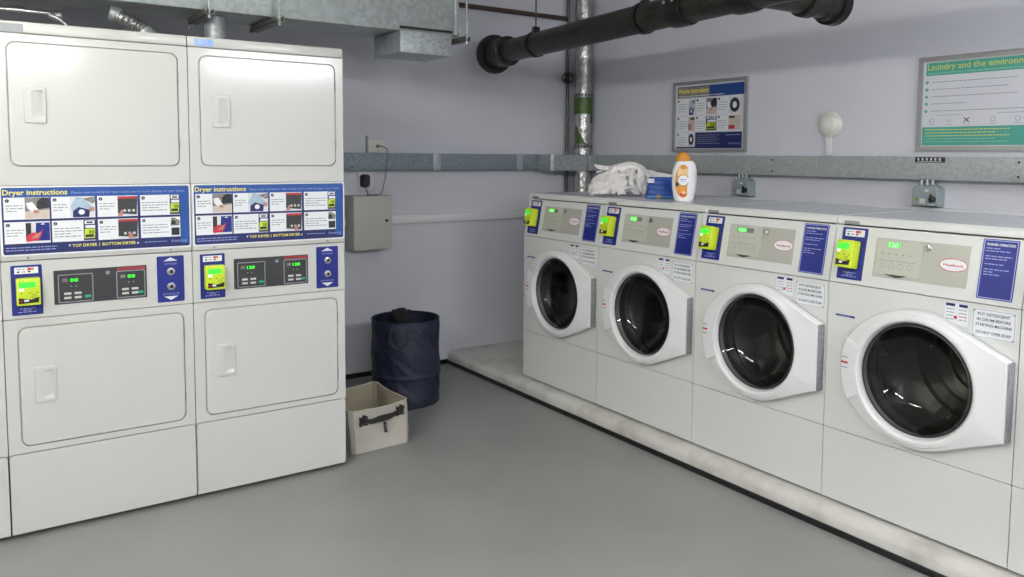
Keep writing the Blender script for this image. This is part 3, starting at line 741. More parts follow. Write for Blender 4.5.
def poster_frame(F, o, s0, t0, s1, t1, bw):
    b = MB(); b.plate(F, rr(s0, t0, s1, t1, .004), [rr(s0 + bw, t0 + bw, s1 - bw, t1 - bw, .002)], .001, .018, 'alu'); at(o, b, 'frame')
t = thing('framed_poster', 'framed blue and white washer instructions poster on the right wall', 'poster', (0, -1.34, 1.54))
s0, t0, s1, t1 = 1.024, 1.539, 1.660, 2.010
poster_frame(FR, t, s0, t0, s1, t1, .022)
b = MB(); h = .006; G = Frame((0, -(s0 + .02), t0 + .02), FR.s, FR.t, FR.h); w, g_ = s1 - s0 - .04, t1 - t0 - .04
b.fbox(G, 0, w, 0, g_, .001, h, 'paper')
b.rect(G, .012, g_ - .088, w, g_ - .012, h + .0005, 'poster_blue')
b.rect(G, .012, g_ - .088, .30, g_ - .016, h + .0008, 'pic_grey')
b.text(G, .025, g_ - .056, .030, 'Washer instructions', 'yellow_print', h + .0014, width=.268, bold=.03)
b.words(G, .025, g_ - .079, .40, .007, 'print_w', h + .0014, 2)
rows = [(.225, .335), (.118, .218), (.018, .110)]
cols = [(.015, .118, .175), (.185, .275, .365), (.372, .465, .56)]
for r_, (lo, hi) in enumerate(rows):
    for q, (a, p, c_) in enumerate(cols):
        if r_ == 2 and q: continue
        b.rect(G, a, lo, c_, hi, h + .0008, 'print_w')
        kind = [['sleeve', 'load', 'drumring'], ['twin', 'reader', 'keys2'], ['drumring']][r_][q]
        if (r_, q) == (1, 2):
            b.rect(G, p, lo + .004, c_, hi - .004, h + .001, 'pic_beige'); b.rect(G, p, lo + .010, p + .05, lo + .034, h + .0014, 'red'); b.rect(G, p + .004, hi - .022, p + .05, hi - .008, h + .0014, 'dark_txt')
        elif (r_, q) == (1, 0):
            b.rect(G, p, lo + .004, c_, hi - .004, h + .001, 'pic_beige'); b.rect(G, p + .02, hi - .022, c_, hi - .008, h + .0014, 'dark_txt'); b.rect(G, p, lo + .01, p + .03, lo + .05, h + .0014, 'skin')
        else: pic(b, G, p, lo + .003, c_, hi - .003, kind, h + .001)
        b.disc(G, a + .012, hi - .012, .008, .008, h + .0012, 'pic_dark', 12)
        for z_ in range(4): b.words(G, a + .008, hi - .036 - z_ * .016, (p - a - .018) * (.7 if z_ == 3 else 1), .006, 'grey_txt', h + .0012, r_ * 9 + q * 4 + z_)
b.rect(G, .183, .012, w - .02, .110, h + .0008, 'navy_dk')
b.rect(G, .012, .005, w - .02, .0145, h + .0009, 'navy_dk')
for z_ in range(5): b.words(G, .20, .090 - z_ * .014, .2 - .03 * (z_ % 2), .006, 'grey_txt', h + .0014, 60 + z_)
b.text(G, w - .125, .030, .016, 'Armstrong', 'print_lav', h + .0014, width=.095)
b.words(G, w - .15, .088, .12, .007, 'print_lav', h + .0014, 70)
at(t, b, 'print')

t = thing('framed_poster', 'framed green and white laundry and the environment poster cut off by right edge', 'poster', (0, -3.1, 1.545))
s0, t0, s1, t1 = 2.748, 1.545, 3.430, 2.016
poster_frame(FR, t, s0, t0, s1, t1, .024)
b = MB(); G = Frame((0, -(s0 + .022), t0 + .022), FR.s, FR.t, FR.h); w, g_ = s1 - s0 - .044, t1 - t0 - .044
b.fbox(G, 0, w, 0, g_, .001, h, 'paper')
b.rect(G, .012, g_ - .072, w, g_ - .008, h + .0005, 'teal')
b.text(G, .020, g_ - .044, .030, 'Laundry and the environment', 'yellow_pale', h + .0014, width=.515, bold=.01)
b.words(G, .022, g_ - .063, .52, .007, 'teal_l', h + .0014, 5)
for q, ww in enumerate((.40, .36, .40, .17, .50)):
    z_ = g_ - .105 - q * .036
    b.disc(G, .020, z_, .0085, .0085, h + .0012, 'teal', 14); b.disc(G, .021, z_ + .002, .004, .004, h + .0016, 'teal_l', 10)
    b.words(G, .046, z_ - .002, ww, .0055, 'grey_txt', h + .0012, 80 + q)
b.words(G, .075, .155, .13, .004, 'grey_txt', h + .0012, 90); b.words(G, .36, .157, .14, .004, 'grey_txt', h + .0012, 91)
for q, xx in enumerate((.052, .135, .222, .345, .455, .56)):
    if q == 2:
        for sg in (1, -1): b.poly(G, [(xx - .014, .130 - sg * .010), (xx - .011, .130 - sg * .013), (xx + .014, .130 + sg * .010), (xx + .011, .130 + sg * .013)], h + .0012, 'dark_txt')
    elif q == 1: b.poly(G, [(xx - .014, .136), (xx - .010, .122), (xx + .010, .122), (xx + .014, .136), (xx + .012, .136), (xx + .008, .1245), (xx - .008, .1245), (xx - .012, .136)], h + .0012, 'grey_txt')
    else: b.ring(G, xx, .130, .012, .012, .0025, h + .0012, 'grey_txt', 8 if q == 3 else 18)
    b.words(G, xx - .016, .108, .034, .004, 'grey_txt', h + .0012, 95 + q)
b.rect(G, .006, .006, w, .098, h + .0008, 'teal')
for q in range(5): b.words(G, .022, .082 - q * .015, .40 - .06 * (q % 2), .0055, 'yellow_print' if q < 3 else 'teal_l', h + .0014, 110 + q)
at(t, b, 'print')

# round white sounder with its cable cover
t = thing('alarm_sounder', 'round white wall sounder on short white cable cover, between the posters', 'alarm', (0, -2.245, 1.69))
b = MB(); b.lathe(FR, (2.243, 1.692), [(.073, .001), (.075, .008), (.070, .018), (.055, .028), (.050, .030)], 'cream', 40)
b.lathe(FR, (2.243, 1.692), [(.050, .030), (.046, .036), (.030, .042), (.010, .044)], 'cream', 40, cap1=True); at(t, b, 'dome')
b = MB(); b.lathe(FR, (2.243, 1.692), [(.022, .0435), (.020, .048), (.006, .050)], 'white_plastic', 24, cap1=True); at(t, b, 'lens')
b = MB(); b.fbox(FR, 2.224, 2.262, 1.520, 1.630, .001, .016, 'white_plastic', .003); at(t, b, 'cable_cover')

for k_, (sa, lb) in enumerate(((1.600, 'small grey rotary isolator switch below trunking, to the right of the bottle'), (2.768, 'small grey rotary isolator switch below trunking, under the green poster'))):
    t = thing('isolator_switch', lb, 'switch', (0, -(sa + .08), 1.27), 0, 'isolator switches under the trunking')
    b = MB(); z0 = 1.268
    out = [(sa, z0), (sa + .134, z0), (sa + .134, z0 + .085), (sa + .118, z0 + .102), (sa + .020, z0 + .102), (sa, z0 + .085)]
    b.plate(FR, out, [], .001, .062, 'isol')
    b.loops([[FR(s, t_, .062) for s, t_ in out], [FR(sa + .067 + (s - sa - .067) * .92, z0 + .05 + (t_ - z0 - .05) * .9, .070) for s, t_ in out]], 'isol', cap1=True)
    b.rect(FR, sa + .045, z0 + .012, sa + .075, z0 + .038, .0706, 'cream'); b.disc(FR, sa + .08, z0 + .078, .012, .006, .0706, 'cream', 14)
    b.disc(FR, sa + .030, z0 + .034, .010, .008, .0708, 'lime_d', 14)
    at(t, b, 'housing')
    for q in range(3):
        b = MB(); b.tube([(-.04, -(sa + .038 + q * .028), z0 + .099), (-.04, -(sa + .038 + q * .028), 1.399)], .010, 'chrome', 12)
        b.tube([(-.04, -(sa + .038 + q * .028), z0 + .100), (-.04, -(sa + .038 + q * .028), z0 + .112)], .014, 'isol', 6); at(t, b, 'gland')
    b = MB(); b.lathe(FR, (sa + .112, z0 + .036), [(.016, .070), (.015, .086), (.010, .090), (.003, .0905)], 'black_pl', 20, cap1=True)
    b.fbox(FR, sa + .107, sa + .117, z0 + .018, z0 + .062, .086, .098, 'black_pl', .003); at(t, b, 'knob')

tag(MB().fbox(FR, .30, 7.0, 1.205, 1.259, .001, .028, 'white_plastic', .003).build('cable_conduit'), 'white plastic conduit along the right wall just behind the washer tops', 'conduit')

# ------------------------------------------------------------------ back wall things
t = thing('cable_conduit', 'white plastic conduit along the back wall, passing the electric box', 'conduit', (-1, 0, 1.03))
b = MB(); b.fbox(FB, -1.717, -.006, 1.034, 1.092, .001, .030, 'white_plastic', .003); at(t, b, 'cover')
b = MB(); b.fbox(FB, -5.0, -1.994, 1.034, 1.092, .001, .030, 'white_plastic', .003); at(t, b, 'cover')
t = thing('electric_box', 'grey wall-mounted electric box with round black lock on the back wall', 'electrical box', (-1.855, 0, .88))
b = MB(); b.fbox(FB, -1.992, -1.718, .880, 1.237, .001, .142, 'box', .004); at(t, b, 'housing')
b = MB(); b.fbox(FB, -1.990, -1.720, .883, 1.234, .143, .153, 'box', .003); at(t, b, 'door')
b = MB(); b.lathe(FB, (-1.760, 1.072), [(.010, .153), (.010, .159), (.004, .160)], 'black_pl', 20, cap1=True); at(t, b, 'lock')
t = thing('wall_socket', 'white wall socket just above the back trunking with grey cable', 'socket', (-1.76, 0, 1.53))
b = MB(); b.fbox(FB, -1.826, -1.702, 1.519, 1.603, .001, .012, 'cream', .003); at(t, b, 'plate')
b = MB(); b.lathe(FB, (-1.758, 1.563), [(.012, .012), (.012, .022), (.008, .026), (.002, .027)], 'cable', 16, cap1=True); at(t, b, 'outlet')
b = MB(); b.fbox(FB, -1.838, -1.827, 1.519, 1.632, .001, .020, 'isol', .001); at(t, b, 'bracket')
pts = [(-1.758, -.026, 1.563), (-1.745, -.06, 1.562), (-1.722, -.085, 1.545), (-1.716, -.088, 1.50), (-1.722, -.084, 1.44), (-1.728, -.084, 1.39), (-1.745, -.09, 1.32), (-1.765, -.10, 1.265), (-1.79, -.10, 1.238)]
def smooth(ps, n=6):
    ps = [Vector(p) for p in ps]; out = []
    for i in range(len(ps) - 1):
        a, b_, c_, d = ps[max(i - 1, 0)], ps[i], ps[i + 1], ps[min(i + 2, len(ps) - 1)]
        for j in range(n):
            t_ = j / n
            out.append(.5 * ((2 * b_) + (c_ - a) * t_ + (2 * a - 5 * b_ + 4 * c_ - d) * t_ * t_ + (3 * b_ - a - 3 * c_ + d) * t_ ** 3))
    return out + [ps[-1]]
tag(MB().tube(smooth(pts), .004, 'cable', 8).build('power_cable'), 'thin grey cable hanging over the trunking from upper socket to electric box', 'cable')
t = thing('wall_socket', 'white wall socket below the back trunking behind the black adapter', 'socket', (-1.84, 0, 1.27))
b = MB(); b.fbox(FB, -1.895, -1.785, 1.268, 1.396, .001, .014, 'white_plastic', .003); at(t, b, 'plate')
t = thing('power_adapter', 'black power adapter plugged in above the electric box', 'adapter', (-1.85, -.03, 1.29))
b = MB()
b.loops([[FB(s, t_, .015) for s, t_ in rr(-1.888, 1.288, -1.828, 1.375, .020)], [FB(s, t_, .050) for s, t_ in rr(-1.887, 1.289, -1.829, 1.374, .020)], [FB(s, t_, .062) for s, t_ in rr(-1.880, 1.297, -1.836, 1.366, .018)]], 'black_pl', cap0=True, cap1=True); at(t, b, 'body')
b = MB(); b.tube(smooth([(-1.858, -.045, 1.288), (-1.856, -.05, 1.268), (-1.848, -.055, 1.250), (-1.862, -.08, 1.240), (-1.875, -.10, 1.2405), (-1.845, -.11, 1.2405), (-1.80, -.11, 1.2405)]), .0035, 'black_pl', 8); at(t, b, 'cord')

# foil wrapped riser in the corner
t = thing('insulated_pipe', 'vertical foil-wrapped pipe in the room corner with green tape', 'pipe', (-.095, -.135, 0))
cx, cy = -.094, -.145
b = MB(); zs = [.091] + [0.2 + .05 * q for q in range(54)] + [ZC - .001]
b.tube([(cx, cy, z) for z in zs], [  .067 + .003 * noise.noise(Vector((0, 0, z * 9))) for z in zs], 'foil', 32); at(t, b, 'foil_wrap')
def band(z0, z1, k, name, a0=0, a1=360, r_=.0712):
    b = MB(); n = 32; rings = []
    for z in (z0, (z0 + z1) / 2, z1): rings.append([(cx + r_ * math.cos(math.radians(a0 + (a1 - a0) * j / n)), cy + r_ * math.sin(math.radians(a0 + (a1 - a0) * j / n)), z) for j in range(n + 1)])
    b.loops(rings, k, close=False); return b
b = band(1.83, 1.955, 'green_tape', 'tape')
# diagonal pieces of green
for zz, d_, a in ((1.60, .14, 175), (1.76, .10, 290)):
    n = 14; lo, hi = [], []
    for j in range(n + 1):
        an = math.radians(a + 75 * j / n); rr_ = .0714
        lo.append((cx + rr_ * math.cos(an), cy + rr_ * math.sin(an), zz)); hi.append((cx + rr_ * math.cos(an), cy + rr_ * math.sin(an), zz + d_ * (1 - j / n) + .004))
    b.loops([lo, hi], 'green_tape', close=False)
at(t, b, 'green_tape')
b = band(1.955, 1.985, 'silver', 'band')
for z0 in (1.565,): b.loops([[(cx + .0715 * math.cos(2 * PI * j / 32), cy + .0715 * math.sin(2 * PI * j / 32), z) for j in range(32)] for z in (z0, z0 + .035)], 'pic_grey')
for q in range(18):
    a = 2 * PI * q / 18
    for zz in (1.572, 1.960):
        b.add([(cx + .0722 * math.cos(a + d_), cy + .0722 * math.sin(a + d_), z) for d_, z in ((0, zz), (.14, zz), (.14, zz + .022), (0, zz + .022))], [[0, 1, 2, 3]], 'dark_txt', False)
at(t, b, 'joint_band')
t = thing('sprinkler_pipe', 'thin dark vertical pipe with small handwheel left of the foil pipe', 'pipe', (-.225, -.05, 0))
b = MB(); b.tube([(-.165, -.036, .0915), (-.165, -.036, 2.949)], .011, 'zinc', 12); at(t, b, 'pipe')
b = MB(); b.tube([(-.165, -.036, 2.07), (-.165, -.036, 2.14)], .018, 'iron', 12); b.tube([(-.168, -.040, 2.10), (-.228, -.120, 2.10)], .007, 'zinc', 10); at(t, b, 'valve_body')
b = MB(); Fv = Frame((-.230, -.122, 2.10), (.8, -.6, 0), (0, 0, 1), (-.6, -.8, 0))
ringp_ = [Fv(.040 * math.cos(2 * PI * j / 28), .040 * math.sin(2 * PI * j / 28), 0) for j in range(29)]
b.tube(ringp_, .0055, 'iron', 8, cap=False)
for q in range(4):
    a = 2 * PI * q / 4 + .5; b.tube([Fv(0, 0, 0), Fv(.040 * math.cos(a), .040 * math.sin(a), 0)], .004, 'iron', 6)
b.lathe(Fv, (0, 0), [(.010, -.004), (.010, .006), (.003, .008)], 'iron', 12, cap1=True); at(t, b, 'handwheel')
tag(MB().tube([(-3.4, -.032, 2.562), (-1.5, -.032, 2.562), (-.180, -.032, 2.562)], .0165, 'brown', 14).build('brown_pipe'), 'thin brown horizontal pipe high on the back wall', 'pipe')

# ------------------------------------------------------------------ big black iron drain pipe
A = Vector((-1.003, -.300, 2.203)); B = Vector((-1.170, -1.878, 2.205)); dr_ = (B - A).normalized()
t = thing('drain_pipe', 'thick black cast iron drain pipe hanging under the ceiling', 'pipe', A)
sg = lambda d: A + dr_ * d
b = MB(); b.tube([sg(0.03), sg(3.6)], .073, 'iron', 32); at(t, b, 'pipe')
b = MB(); b.tube([sg(-.035), sg(-.034), sg(-.015), sg(.0), sg(.004)], [.115, .132, .134, .132, .09], 'iron2', 36)
b.tube([sg(-.05), sg(-.048), sg(-.034)], [.07, .08, .082], 'iron2', 28)
b.tube([sg(-.075), sg(-.05)], [.03, .034], 'iron', 6); at(t, b, 'end_cap')
b = MB(); b.tube([sg(.0), sg(.03), sg(.10), sg(.14), sg(.16), sg(.19), sg(.195)], [.098, .097, .096, .097, .100, .100, .078], 'iron', 32); at(t, b, 'socket')
for d in (1.90, 2.32):
    b = MB(); b.tube([sg(d), sg(d + .003), sg(d + .02), sg(d + .1), sg(d + .12), sg(d + .123)], [.073, .082, .085, .085, .082, .073], 'iron2', 32)
    for a in (0, 1): b.tube([sg(d + .03 + a * .06) + Vector((-.093, 0, .02)), sg(d + .03 + a * .06) + Vector((-.100, 0, .03))], .008, 'silver', 6)
    at(t, b, 'coupling')
b = MB(); P = sg(2.42)
Q = Vector((-.70, -2.72, 2.21)); d2 = (Q - P).normalized(); s2 = lambda d: P + d2 * d; L2 = (Q - P).length
b.tube([s2(.02), s2(L2 - .20)], .060, 'iron', 28)
b.tube([s2(L2 - .24), s2(L2 - .235), s2(L2 - .19), s2(L2 - .18), s2(L2 - .10), s2(L2 - .09), s2(L2 - .05)], [.062, .076, .078, .068, .068, .078, .080], 'iron', 28)
at(t, b, 'branch')
b = MB(); b.tube([s2(L2 - .05), s2(L2 - .045), s2(L2), s2(L2 + .005)], [.078, .094, .096, .088], 'iron2', 32); at(t, b, 'end_cap')
# hangers of the drain pipe
for d, lb in ((.56, 'thin rod hanger holding the drain pipe near its far end'), (1.67, 'thin rod hanger holding the drain pipe above the foil pipe')):
    p = sg(d); t = thing('pipe_hanger', lb, 'hanger', p, 0, 'rod hangers of the drain pipe')
    b = MB(); side = dr_.cross(Vector((0, 0, 1))).normalized()
    rings = []
    for e in (-.016, .016):
        for rr_ in (.0755, .0815):
            rings.append([p + dr_ * e + side * rr_ * math.cos(2 * PI * j / 36) + Vector((0, 0, 1)) * rr_ * math.sin(2 * PI * j / 36) for j in range(36)])
    b.loops([rings[0], rings[1], rings[3], rings[2], rings[0]], 'iron2'); 
    b.box(p.x - .022, p.x + .022, p.y - .014, p.y + .014, p.z + .080, p.z + .108, 'iron2', .003); 
    for sx in (-1, 1): b.tube([p + Vector((sx * .030, 0, .088)), p + Vector((sx * .022, 0, .088))], .008, 'silver', 6)
    at(t, b, 'clamp')
    b = MB(); b.tube([p + Vector((0, 0, .105)), Vector((p.x, p.y, ZC - .001))], .005, 'zinc', 8); at(t, b, 'rod')

# ------------------------------------------------------------------ air duct above the dryers
DX0, DX1, DYF, DYB, DZ0, DZ1 = -5.4, -1.700, -1.000, -.655, 2.180, 2.66
t = thing('air_duct', 'large rectangular galvanised air duct above the stacked dryers', 'duct', (-3.5, -.83, DZ0))
b = MB(); b.box(DX0, DX1, DYF, DYB, DZ0, DZ1, 'duct_g', .004); at(t, b, 'duct')
for x in (DX1 - .03, -3.01, -4.3):
    for ya, yb in ((DYF - .022, DYF + .001), (DYB - .001, DYB + .022)):
        b = MB(); b.box(x - .012, x + .012, ya, yb, DZ0 + .001, DZ1 + .02, 'galv', .002)
        if x > -2: at(t, b, 'flange')
b = MB(); b.box(-2.075, -1.755, DYF - .010, DYB - .02, 2.062, DZ0 - .0005, 'galv', .003)
b.box(-2.078, -1.752, DYF - .014, DYF - .009, 2.190, 2.203, 'black_pl'); at(t, b, 'outlet_box')
for x, lb in ((-3.075, 'steel strut hanger under the duct, above the right dryer stack, left one'), (-2.745, 'steel strut hanger under the duct, above the right dryer stack, right one'), (-1.668, 'steel strut hanger at the right end of the air duct')):
    t = thing('duct_hanger', lb, 'hanger', (x, -.85, DZ0), 0, 'hangers of the air duct')
    b = MB(); y0, y1 = DYF - (.065 if x < -2 else .04), DYB + (.045 if x > -3 else -.05)
    b.box(x - .020, x + .020, y0, y1, DZ0 - .030, DZ0 - .026, 'strut'); b.box(x - .020, x - .016, y0, y1, DZ0 - .030, DZ0 - .001, 'strut'); b.box(x + .016, x + .020, y0, y1, DZ0 - .030, DZ0 - .001, 'strut')
    at(t, b, 'strut_channel')
    for yy in (DYF - (.045 if x < -2 else .028), DYB + .030):
        b = MB(); b.tube([(x, yy, DZ0 - .045), (x, yy, ZC - .001)], .006, 'galv', 10)
        b.tube([(x, yy, DZ0 - .040), (x, yy, DZ0 - .030)], .011, 'silver', 6); b.tube([(x, yy, DZ0 + .001), (x, yy, DZ0 + .011)], .011, 'silver', 6); at(t, b, 'rod')
# exhausts from the dryer tops into the duct
tag(MB().tube([(-2.998, -.83, 1.9952), (-2.998, -.83, 2.179)], .052, 'galv', 32).build('exhaust_duct'), 'round galvanised exhaust duct rising behind the right dryer stack', 'duct')
b = MB(); b.ribbed(smooth([(-3.335, -.95, 2.058), (-3.375, -.93, 2.088), (-3.44, -.90, 2.126)], 4), .036, 'foil', .010, .005)
t = thing('flexible_hose', 'shiny corrugated metal hose above the middle dryer stack', 'hose', (-3.33, -.95, 1.995))
at(t, b, 'hose')
b = MB(); b.tube([(-3.30, -.965, 1.997), (-3.302, -.962, 2.02), (-3.342, -.945, 2.064)], [.034, .036, .038], 'galv', 20); at(t, b, 'collar')
b = MB(); b.tube([(-3.438, -.902, 2.126), (-3.452, -.895, 2.138), (-3.470, -.89, 2.142)], [.036, .036, .036], 'galv', 20); at(t, b, 'sleeve')
t = thing('steel_conduit', 'thin bright steel pipe with elbow above the middle dryer stack', 'pipe', (-3.8, -.87, 1.995))
b = MB(); b.tube(smooth([(-5.2, -.88, 2.128), (-3.80, -.88, 2.116), (-3.70, -.88, 2.104), (-3.655, -.885, 2.075), (-3.62, -.89, 2.03), (-3.605, -.89, 1.9955)]), .012, 'chrome', 14); at(t, b, 'pipe')
b = MB(); b.tube([(-3.86, -.88, 2.117), (-3.81, -.88, 2.1165)], .018, 'chrome', 14); b.tube([(-3.715, -.88, 2.108), (-3.69, -.88, 2.10)], .017, 'chrome', 14); at(t, b, 'coupling')

# ------------------------------------------------------------------ things on the washers
ZW = .09 + 1.1825
# crumpled pile of white laundry
def crumple(cx, cy, z0, lx, ly, lz, seed, ang, name_parent=None, k='cloth', nu=150, nv=75, amp=.28):
    ca, sa_ = math.cos(ang), math.sin(ang); rings = []
    for i in range(nv + 1):
        ph = PI * i / nv; ring = []
        for j in range(nu):
            th = 2 * PI * j / nu
            d = Vector((math.sin(ph) * math.cos(th), math.sin(ph) * math.sin(th), math.cos(ph)))
            q = d * 2.1 + Vector((seed, seed * .7, 0))
            wv = Vector((noise.noise(q * 1.1), noise.noise(q * 1.1 + Vector((7, 3, 1))), noise.noise(q * 1.1 + Vector((2, 9, 5)))))
            q2 = q + wv * 1.1
            f = 1 + .25 * noise.noise(q * .7)
            qa = Vector((q2.x * .9, q2.y * 2.0, q2.z * 1.1)); qb = Vector((q2.x * 2.2, q2.y * 1.0, q2.z * 1.6))
            f += amp * (.45 - abs(noise.noise(qa)) ** .9) * 1.2 + amp * .7 * (.35 - abs(noise.noise(qb * 1.15))) + amp * .10 * noise.noise(q2 * 4)
            x, y, z = d.x * lx * f, d.y * ly * f, d.z * lz * f
            z = max(z + lz * .55, 0.0)
            ring.append((cx + x * ca - y * sa_, cy + x * sa_ + y * ca, z0 + z))
        rings.append(ring)
    return MB().loops(rings, k, cap0=True, cap1=True)
VR = Vector((.826, -.564, 0)); VB = Vector((.564, .826, 0)); PC = Vector((-.80, -1.40, ZW))     # pile axes and centre
def pile_h(a, b):
    h = .128 * math.exp(-((a - .03) / .145) ** 4 - (b / .13) ** 4) + .085 * math.exp(-((a + .10) / .10) ** 4 - ((b + .01) / .10) ** 4) * .6
    return min(.13, h) + .055 * math.exp(-((a - .25) / .10) ** 4 - ((b - .02) / .07) ** 4)
rnd = random.Random(11)
# soft body of the pile: a closed skin with broad folds
b = MB(); nu, nv = 110, 34; rings = []
for i in range(nv + 1):
    v = i / nv; ring = []
    for j in range(nu):
        th = 2 * PI * j / nu; rr_ = math.sin(v * PI / 2) if i else 0.001
        a = .055 + .30 * rr_ * math.cos(th) ; bb = .155 * rr_ * math.sin(th)
        w1 = noise.noise(Vector((a * 9, bb * 9, 1))) * .045; w2 = noise.noise(Vector((a * 9, bb * 9, 7))) * .045
        z = pile_h(a, bb) + (.052 * abs(noise.noise(Vector(((a + w1) * 13, (bb + w2) * 13, 3)))) + .014 * noise.noise(Vector(((a + w1) * 34, (bb + w2) * 34, 5)))) * (1 - rr_ ** 4)
        z = max(0.001, z * (1 - rr_ ** 6))
        ring.append(PC + VR * (a + w1 * .6 * (1 - rr_)) + VB * (bb + w2 * .6 * (1 - rr_)) + Vector((0, 0, z)))
    rings.append(ring)
b.loops(rings[::-1], 'cloth', cap1=True); PILE = b
def fold(pts, w, seed, flat=.62):
    """one soft roll of cloth along a path in pile coordinates (right, back, up)"""
    P = smooth([PC + VR * p[0] + VB * p[1] + Vector((0, 0, p[2])) for p in pts], 9); n = 18; rings = []; N = len(P)
    for i, p in enumerate(P):
        d = (P[min(i + 1, N - 1)] - P[max(i - 1, 0)]).normalized(); sd = d.cross(Vector((0, 0, 1)))
        if sd.length < .2: sd = d.cross(VB)
        sd.normalize(); up = sd.cross(d); u = i / (N - 1)
        taper = min(1, .30 + 3.2 * min(u, 1 - u)); ring = []
        for j in range(n):
            th = 2 * PI * j / n
            r = w * taper * (1 + .26 * math.cos(2 * th + seed + 3 * u) + .20 * math.cos(3 * th + seed * 2 - 4 * u) + .25 * noise.noise(Vector((math.cos(th) * 1.2, math.sin(th) * 1.2, u * 5 + seed))))
            q = p + sd * r * math.cos(th) + up * r * flat * math.sin(th); q.z = max(q.z, ZW + .001); ring.append(q)
        rings.append(ring)
    PILE.loops(rings, 'cloth', cap0=True, cap1=True)
FOLDS = [
 ([(-.20, -.03, .012), (-.185, -.06, .045), (-.15, -.08, .075), (-.10, -.10, .060), (-.07, -.12, .015)], .022),
 ([(-.20, .00, .045), (-.17, -.04, .090), (-.12, -.06, .118), (-.06, -.06, .125), (-.01, -.08, .105)], .020),
 ([(-.19, -.08, .010), (-.15, -.105, .030), (-.10, -.125, .045), (-.05, -.14, .040), (-.01, -.15, .012)], .017),
 ([(-.13, -.06, .10), (-.11, -.10, .080), (-.12, -.125, .045), (-.10, -.14, .012)], .016),
 ([(-.05, -.02, .150), (-.07, -.08, .125), (-.055, -.12, .085), (-.07, -.15, .014)], .018),
 ([(-.01, -.03, .165), (-.005, -.10, .130), (-.025, -.14, .075), (-.005, -.16, .014)], .015),
 ([(.03, -.03, .170), (.045, -.09, .140), (.030, -.14, .090), (.045, -.165, .016)], .017),
 ([(.06, -.02, .172), (.095, -.08, .150), (.085, -.13, .085), (.10, -.16, .016)], .018),
 ([(.09, -.01, .165), (.135, -.05, .135), (.145, -.10, .080), (.135, -.14, .016)], .019),
 ([(.11, .00, .155), (.165, -.03, .125), (.190, -.07, .075), (.185, -.10, .02)], .018),
 ([(-.10, -.09, .100), (-.06, -.12, .112), (-.01, -.115, .128), (.04, -.12, .120), (.07, -.13, .095)], .013),
 ([(-.12, -.03, .130), (-.08, -.06, .146), (-.02, -.06, .165), (.04, -.06, .176), (.09, -.04, .168)], .016),
 ([(-.16, .01, .135), (-.10, .00, .152), (-.04, .00, .172), (.03, .01, .190), (.09, .01, .178), (.14, .00, .145)], .019),
 ([(.00, .05, .155), (.05, .04, .185), (.10, .03, .172), (.15, .03, .140)], .018),
 ([(.12, .00, .150), (.17, .00, .138), (.21, -.01, .118), (.27, .00, .104), (.34, .01, .080)], .016),
 ([(.15, .03, .130), (.21, .03, .128), (.27, .03, .120), (.33, .03, .110)], .011),
 ([(.19, -.02, .080), (.24, -.04, .090), (.29, -.03, .060), (.33, -.04, .02)], .018),
 ([(-.03, -.14, .060), (.00, -.165, .050), (.03, -.17, .060), (.06, -.165, .040), (.08, -.16, .012)], .012),
]
for q, (pp, w_) in enumerate(FOLDS): fold(pp, w_ * (1.15 if q < 12 else 1.3), q * 1.37)
for q in range(95):      # short tucks and creases thrown all over the heap
    a0 = rnd.uniform(-.19, .20) if q % 5 else rnd.uniform(.15, .33); b0 = rnd.uniform(-.15, .05); dr0 = rnd.uniform(0, 2 * PI); L = rnd.uniform(.04, .10); cv = rnd.uniform(-1.6, 1.6)
    pp = []
    for k in range(4):
        aa = a0 + L * (k / 3 - .5) * math.cos(dr0 + cv * (k / 3 - .5)); bb = b0 + L * (k / 3 - .5) * math.sin(dr0 + cv * (k / 3 - .5))
        pp.append((aa, bb, max(.006, pile_h(aa, bb) * 1.03 + (.022 if k in (1, 2) else .004) + rnd.uniform(-.004, .010))))
    fold(pp, rnd.uniform(.009, .019), q * .77, .8)
fold([(-.175, -.02, .185), (-.145, -.03, .170), (-.10, -.03, .160), (-.05, -.02, .165), (.0, -.02, .17)], .012, 2.0, .9)
lo_ = PILE.build('laundry_pile', None, 180)
md = lo_.modifiers.new('skin', 'REMESH'); md.mode = 'VOXEL'; md.voxel_size = .0034; md.use_smooth_shade = True
md = lo_.modifiers.new('soften', 'SMOOTH'); md.factor = .5; md.iterations = 3
tag(lo_, 'crumpled pile of white laundry on the two far washers, beside blue packet', 'laundry')

# blue packet lying in front of the laundry
SX = Vector((.80, -.60, 0)).normalized(); SY = Vector((-.60, -.80, 0)).normalized()
Pk = Vector((-.912, -1.717, ZW))
t = thing('detergent_packet', 'blue plastic packet with white tag between laundry and bottle', 'packet', Pk)
b = MB(); rings = []; nu = 40; nv = 26
for i in range(nv + 1):
    v = i / nv; ring = []
    for j in range(nu):
        a = 2 * PI * j / nu
        cs, sn = math.cos(a), math.sin(a)
        e = lambda q: math.copysign(abs(q) ** .45, q)
        wd_ = .086 - .006 * v; dp = .050 * (1 - .45 * v) 
        fold = .0018 * math.sin(v * 26 + 1.5 * math.sin(a * 2)) + .004 * noise.noise(Vector((cs * 3, sn * 3, v * 6)))
        if v in (0,) or i == nv: fold = -.004
        p = Pk + SX * (.088 + e(cs) * (wd_ + fold) + .010 * v) - SY * .045 + SY * (e(sn) * (dp + fold)) + Vector((0, 0, .001 + v * .118 + .006 * v * noise.noise(Vector((cs * 2, sn * 2, 4)))))
        ring.append(p)
    rings.append(ring)
b.loops(rings, 'blue_bag', cap0=True, cap1=True); at(t, b, 'body')
Fk = Frame(Pk + SY * .012 + Vector((0, 0, 0)), SX, (0, 0, 1), SY)
